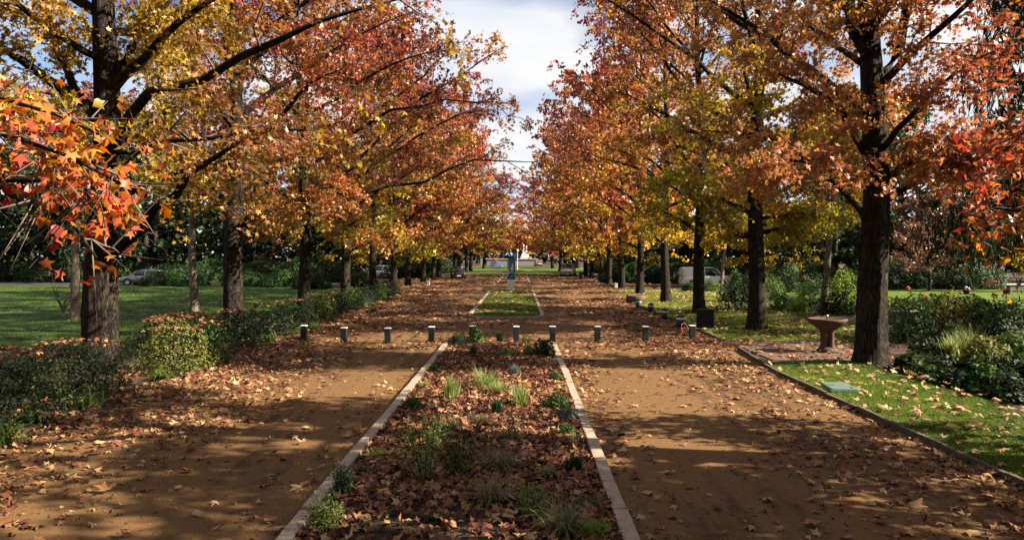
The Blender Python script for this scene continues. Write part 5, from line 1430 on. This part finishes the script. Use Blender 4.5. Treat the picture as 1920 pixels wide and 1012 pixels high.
sets['pad'] = litter(420, U(6.6, 10.2), U(19.5, 24.2), lambda x, y: np.full(len(x), .8), lambda x, y: np.full(len(x), .05), .15, .25, .45)
sets['rbed'] = litter(1500, U(8.8, 20), U(10, 32), lambda x, y: np.full(len(x), .8), lambda x, y: np.full(len(x), .01), .15, .35, .70)
sets['hedgefoot'] = litter(2200, U(-9.5, -7.2), U(9, 45), lambda x, y: np.full(len(x), .8), lambda x, y: np.full(len(x), .02), .15, .4, .45)
sets['lverge'] = litter(2600, U(-14, -8.3), U(55, 108), lambda x, y: np.full(len(x), .9), lambda x, y: np.full(len(x), .02), .26, .2, .35)
sets['rverge'] = litter(2200, U(7.5, 13), U(62, 108), lambda x, y: np.full(len(x), .9), lambda x, y: np.full(len(x), .02), .26, .2, .30)
sets['llawn'] = litter(500, U(-40, -11.5), U(22, 60), lambda x, y: np.full(len(x), .8), lambda x, y: np.full(len(x), .03), .15, .3, .2)
sets['crumbs'] = litter(12000, U(-7.9, 6.05), U(6, 24), lambda x, y: np.clip(near_d(x, y) * 1.5 + .15, 0, 1) * ~in_island(x, y), Z0, .045, .35, .6)
# leaves caught on top of the hedge bushes
hp = []
for (x, y, sx, sy, sz, pal, lab) in hedge[:10]:
    n = {0: 150, 3: 420, 1: 50, 2: 60}.get(hedge.index((x, y, sx, sy, sz, pal, lab)), 40)
    th, rr = rng.uniform(0, 6.28, n), np.sqrt(rng.uniform(0, 1, n)) * .8
    hp.append(np.stack([x + sx * rr * np.cos(th), y + sy * rr * np.sin(th), sz * (1.10 - .20 * rr ** 3) + rng.uniform(-.02, .05, n)], 1))
hp = np.concatenate(hp)
hn = rng.normal(0, .35, (len(hp), 3)); hn[:, 2] = 1; hn /= np.linalg.norm(hn, axis=1, keepdims=True)
hy = rng.normal(size=(len(hp), 3)); hy -= (hy * hn).sum(1, keepdims=True) * hn; hy /= np.linalg.norm(hy, axis=1, keepdims=True)
sets['hedgetop'] = (hp, np.stack([np.cross(hy, hn), hy, hn], 2), .13 * rng.uniform(.7, 1.2, len(hp)), ramp(np.clip(rng.normal(.45, .25, len(hp)), 0, 1), LIT))

# the three hundred that show largest become leaves of their own
lvf = [leaf_variants(t_, LIT, M_LITTER, 1.0) for t_ in (STAR_CURL, STAR, STAR_FOLD, STAR_TORN)]
def px_of(p): return VPX + p[:, 0] / p[:, 1] * FPX, VPY + (CAMH - p[:, 2]) / p[:, 1] * FPX
cand = []
for key in ('near', 'bed'):
    p, R_, sz, c = sets[key]
    u_, v_ = px_of(p)
    ok = (u_ > 0) & (u_ < 1920) & (v_ < 1015)
    for i in np.where(ok)[0]: cand.append((sz[i] / p[i, 1], key, i))
cand.sort(reverse=True)
taken = {'near': set(), 'bed': set()}
lit_arr = np.array(LIT)
bed_xy = [G(b[0], b[1], .05) for b in bed]
SHORT = {15: 'bright green mat', 16: 'dull green mat', 17: 'tall airy plant', 19: 'dark airy plant', 21: 'straw-coloured grass', 22: 'large dark tuft', 23: 'thin pale tuft', 24: 'wispy yellow grass',
         25: 'dark leafy plant', 26: 'small-leaved plant', 27: 'small dark mat', 28: 'centre green mat', 29: 'small airy plant', 30: 'round green mat', 31: 'straw grass', 32: 'broad lime mat', 33: 'tiny dark mat'}
cname = ['pale tan', 'yellow', 'orange', 'rusty', 'red-brown', 'dark brown']
for s_, key, i in cand[:300]:
    taken[key].add(i)
    p, R_, sz, c = sets[key]
    ci = int(np.argmin(((lit_arr - c[i]) ** 2).sum(1)))
    o = link('fallen_leaf', lvf[i % 4][ci])
    q = R_[i]
    o.matrix_world = Matrix([list(q[0]) + [p[i, 0]], list(q[1]) + [p[i, 1]], list(q[2]) + [p[i, 2]], [0, 0, 0, 1]]) @ Matrix.Scale(sz[i], 4)
    pl = min(SHORT, key=lambda k: (bed_xy[k][0] - p[i, 0]) ** 2 + (bed_xy[k][1] - p[i, 1]) ** 2)
    dx, dy = p[i, 0] - bed_xy[pl][0], p[i, 1] - bed_xy[pl][1]
    dirn = ('right of' if dx > 0 else 'left of') if abs(dx) > abs(dy) else ('behind' if dy > 0 else 'before')
    dd = math.hypot(dx, dy)
    dist = ['touching', 'close', 'a step', 'well', 'far'][0 if dd < .22 else 1 if dd < .42 else 2 if dd < .75 else 3 if dd < 1.8 else 4]
    dist = 'right' if dist == 'touching' and dirn in ('behind', 'before') else dist
    look = 'flat' if abs(q[2][2]) > .97 else ('tilted' if abs(q[2][2]) > .88 else 'upturned')
    size_w = 'large ' if sz[i] > .165 else ('small ' if sz[i] < .13 else '')
    where = 'in the bed' if key == 'bed' else ('on the left path' if p[i, 0] < 0 else 'on the right path')
    lab = f'{size_w}{look} {cname[ci]} leaf {where} {dist} {dirn} the {SHORT[pl]}'.replace('touching', 'just')
    if len(lab.split()) > 16: lab = lab.replace(size_w, '', 1) if size_w else lab.replace('the ', '', 1)
    tag(o, lab, 'leaf', f'{cname[ci]} fallen leaves {where}')
parts = []
for key, (p, R_, sz, c) in sets.items():
    m = np.ones(len(p), bool)
    if key in taken: m[list(taken[key])] = False
    near = p[:, 1] < 24
    if key == 'crumbs':
        parts.append(scatter(KITE, p, R_, sz, c)); continue
    for sel, tpl in [(m & near & (np.arange(len(p)) % 4 == q_), t_) for q_, t_ in enumerate((STAR_CURL, STAR, STAR_FOLD, STAR_TORN))] + [(m & ~near, TRI3)]:
        if sel.any(): parts.append(scatter(tpl, p[sel], R_[sel], sz[sel], c[sel]))
V, F, C = join(parts)
tag(link('leaf_litter', mesh_np('leaf_litter', V, F, M_LITTER, C)), 'fallen autumn leaves strewn over paths, beds, lawns and hedge tops', 'leaves', kind='stuff')

OCT = (np.array([(1, 0, 0), (-1, 0, 0), (0, 1, 0), (0, -1, 0), (0, 0, .7), (0, 0, -.7)]) * .5, np.array([(0, 2, 4), (2, 1, 4), (1, 3, 4), (3, 0, 4), (2, 0, 5), (1, 2, 5), (3, 1, 5), (0, 3, 5)]))
n = 9000
gx, gy = rng.uniform(-7.6, 6.0, n), 5.8 + 15 * rng.uniform(size=n) ** 1.5
kk_ = ~in_island(gx, gy); gx, gy = gx[kk_], gy[kk_]; n = len(gx)
gp = np.stack([gx, gy, np.full(n, .008)], 1)
gc = ramp(rng.uniform(0, 1, n), [(.06, .035, .02), (.14, .085, .045), (.26, .19, .13)])
tag(link('path_grit', mesh_np('path_grit', *scatter(OCT, gp, rand_frames(n, rng, .2, 0), rng.lognormal(-4.1, .45, n), gc)[:2], M_LITTER, np.repeat(gc, 6, axis=0))), 'loose grit and small stones on the dirt paths', 'gravel', kind='stuff')
# ------------------------------------------------------------------ grass blades
def turf(name, n, xf, yf, zf, h, w, stops, label):
    x, y = xf(n), yf(n)
    z = zf(x, y)
    a = rng.uniform(0, 6.28, n); hh = h * rng.uniform(.5, 1.3, n); lx, ly_ = rng.normal(0, .45, n) * hh, rng.normal(0, .45, n) * hh
    B = np.stack([x, y, z - .005], 1)
    d = np.stack([np.cos(a), np.sin(a), 0 * a], 1) * w / 2
    V = np.stack([B - d, B + d, B + np.stack([lx, ly_, hh], 1)], 1).reshape(-1, 3)
    F = np.arange(n * 3).reshape(-1, 3)
    c = ramp(np.clip(pnoise(B, 1.1, 41) + rng.normal(0, .18, n), 0, 1), stops) * rng.uniform(.8, 1.2, (n, 1))
    tag(link(name, mesh_np(name, V, F, M_BLADE, np.repeat(c, 3, axis=0))), label, 'grass', kind='stuff')
GRS = [(.040, .075, .004), (.105, .165, .007), (.20, .255, .014)]
turf('grass', 80000, lambda n: 6.17 + (2.45) * rng.uniform(size=n), U(7, 18.9), lambda x, y: .05 + .03 * np.sin(y * 1.3 + x) + .05 * np.clip((x - 6.16) / 2.6, 0, 1), .045, .008, GRS, 'short green grass of the lawn strip at right')
turf('grass', 45000, U(-2.15, .96), U(33.5, 58.6), lambda x, y: .05 + .07 * np.sin(np.pi * np.clip((x + 2.2) / 3.2, 0, 1)), .07, .016, GRS, 'short green grass of the island between the paths')
turf('grass', 50000, U(6.8, 13.5), U(24.6, 58), lambda x, y: np.full(len(x), .016), .08, .02, [(.08, .11, .008), (.17, .21, .015), (.29, .29, .025)], 'yellowing grass of the lawn behind the short bollards')
turf('grass', 65000, lambda n: -11.6 - 34 * rng.uniform(size=n) ** 1.3, U(22, 66), lambda x, y: np.full(len(x), .01), .07, .022, [(.016, .042, .003), (.045, .095, .005), (.10, .16, .009)], 'short green grass of the left lawn')  # blade palette darkened to stand for shade over this lawn
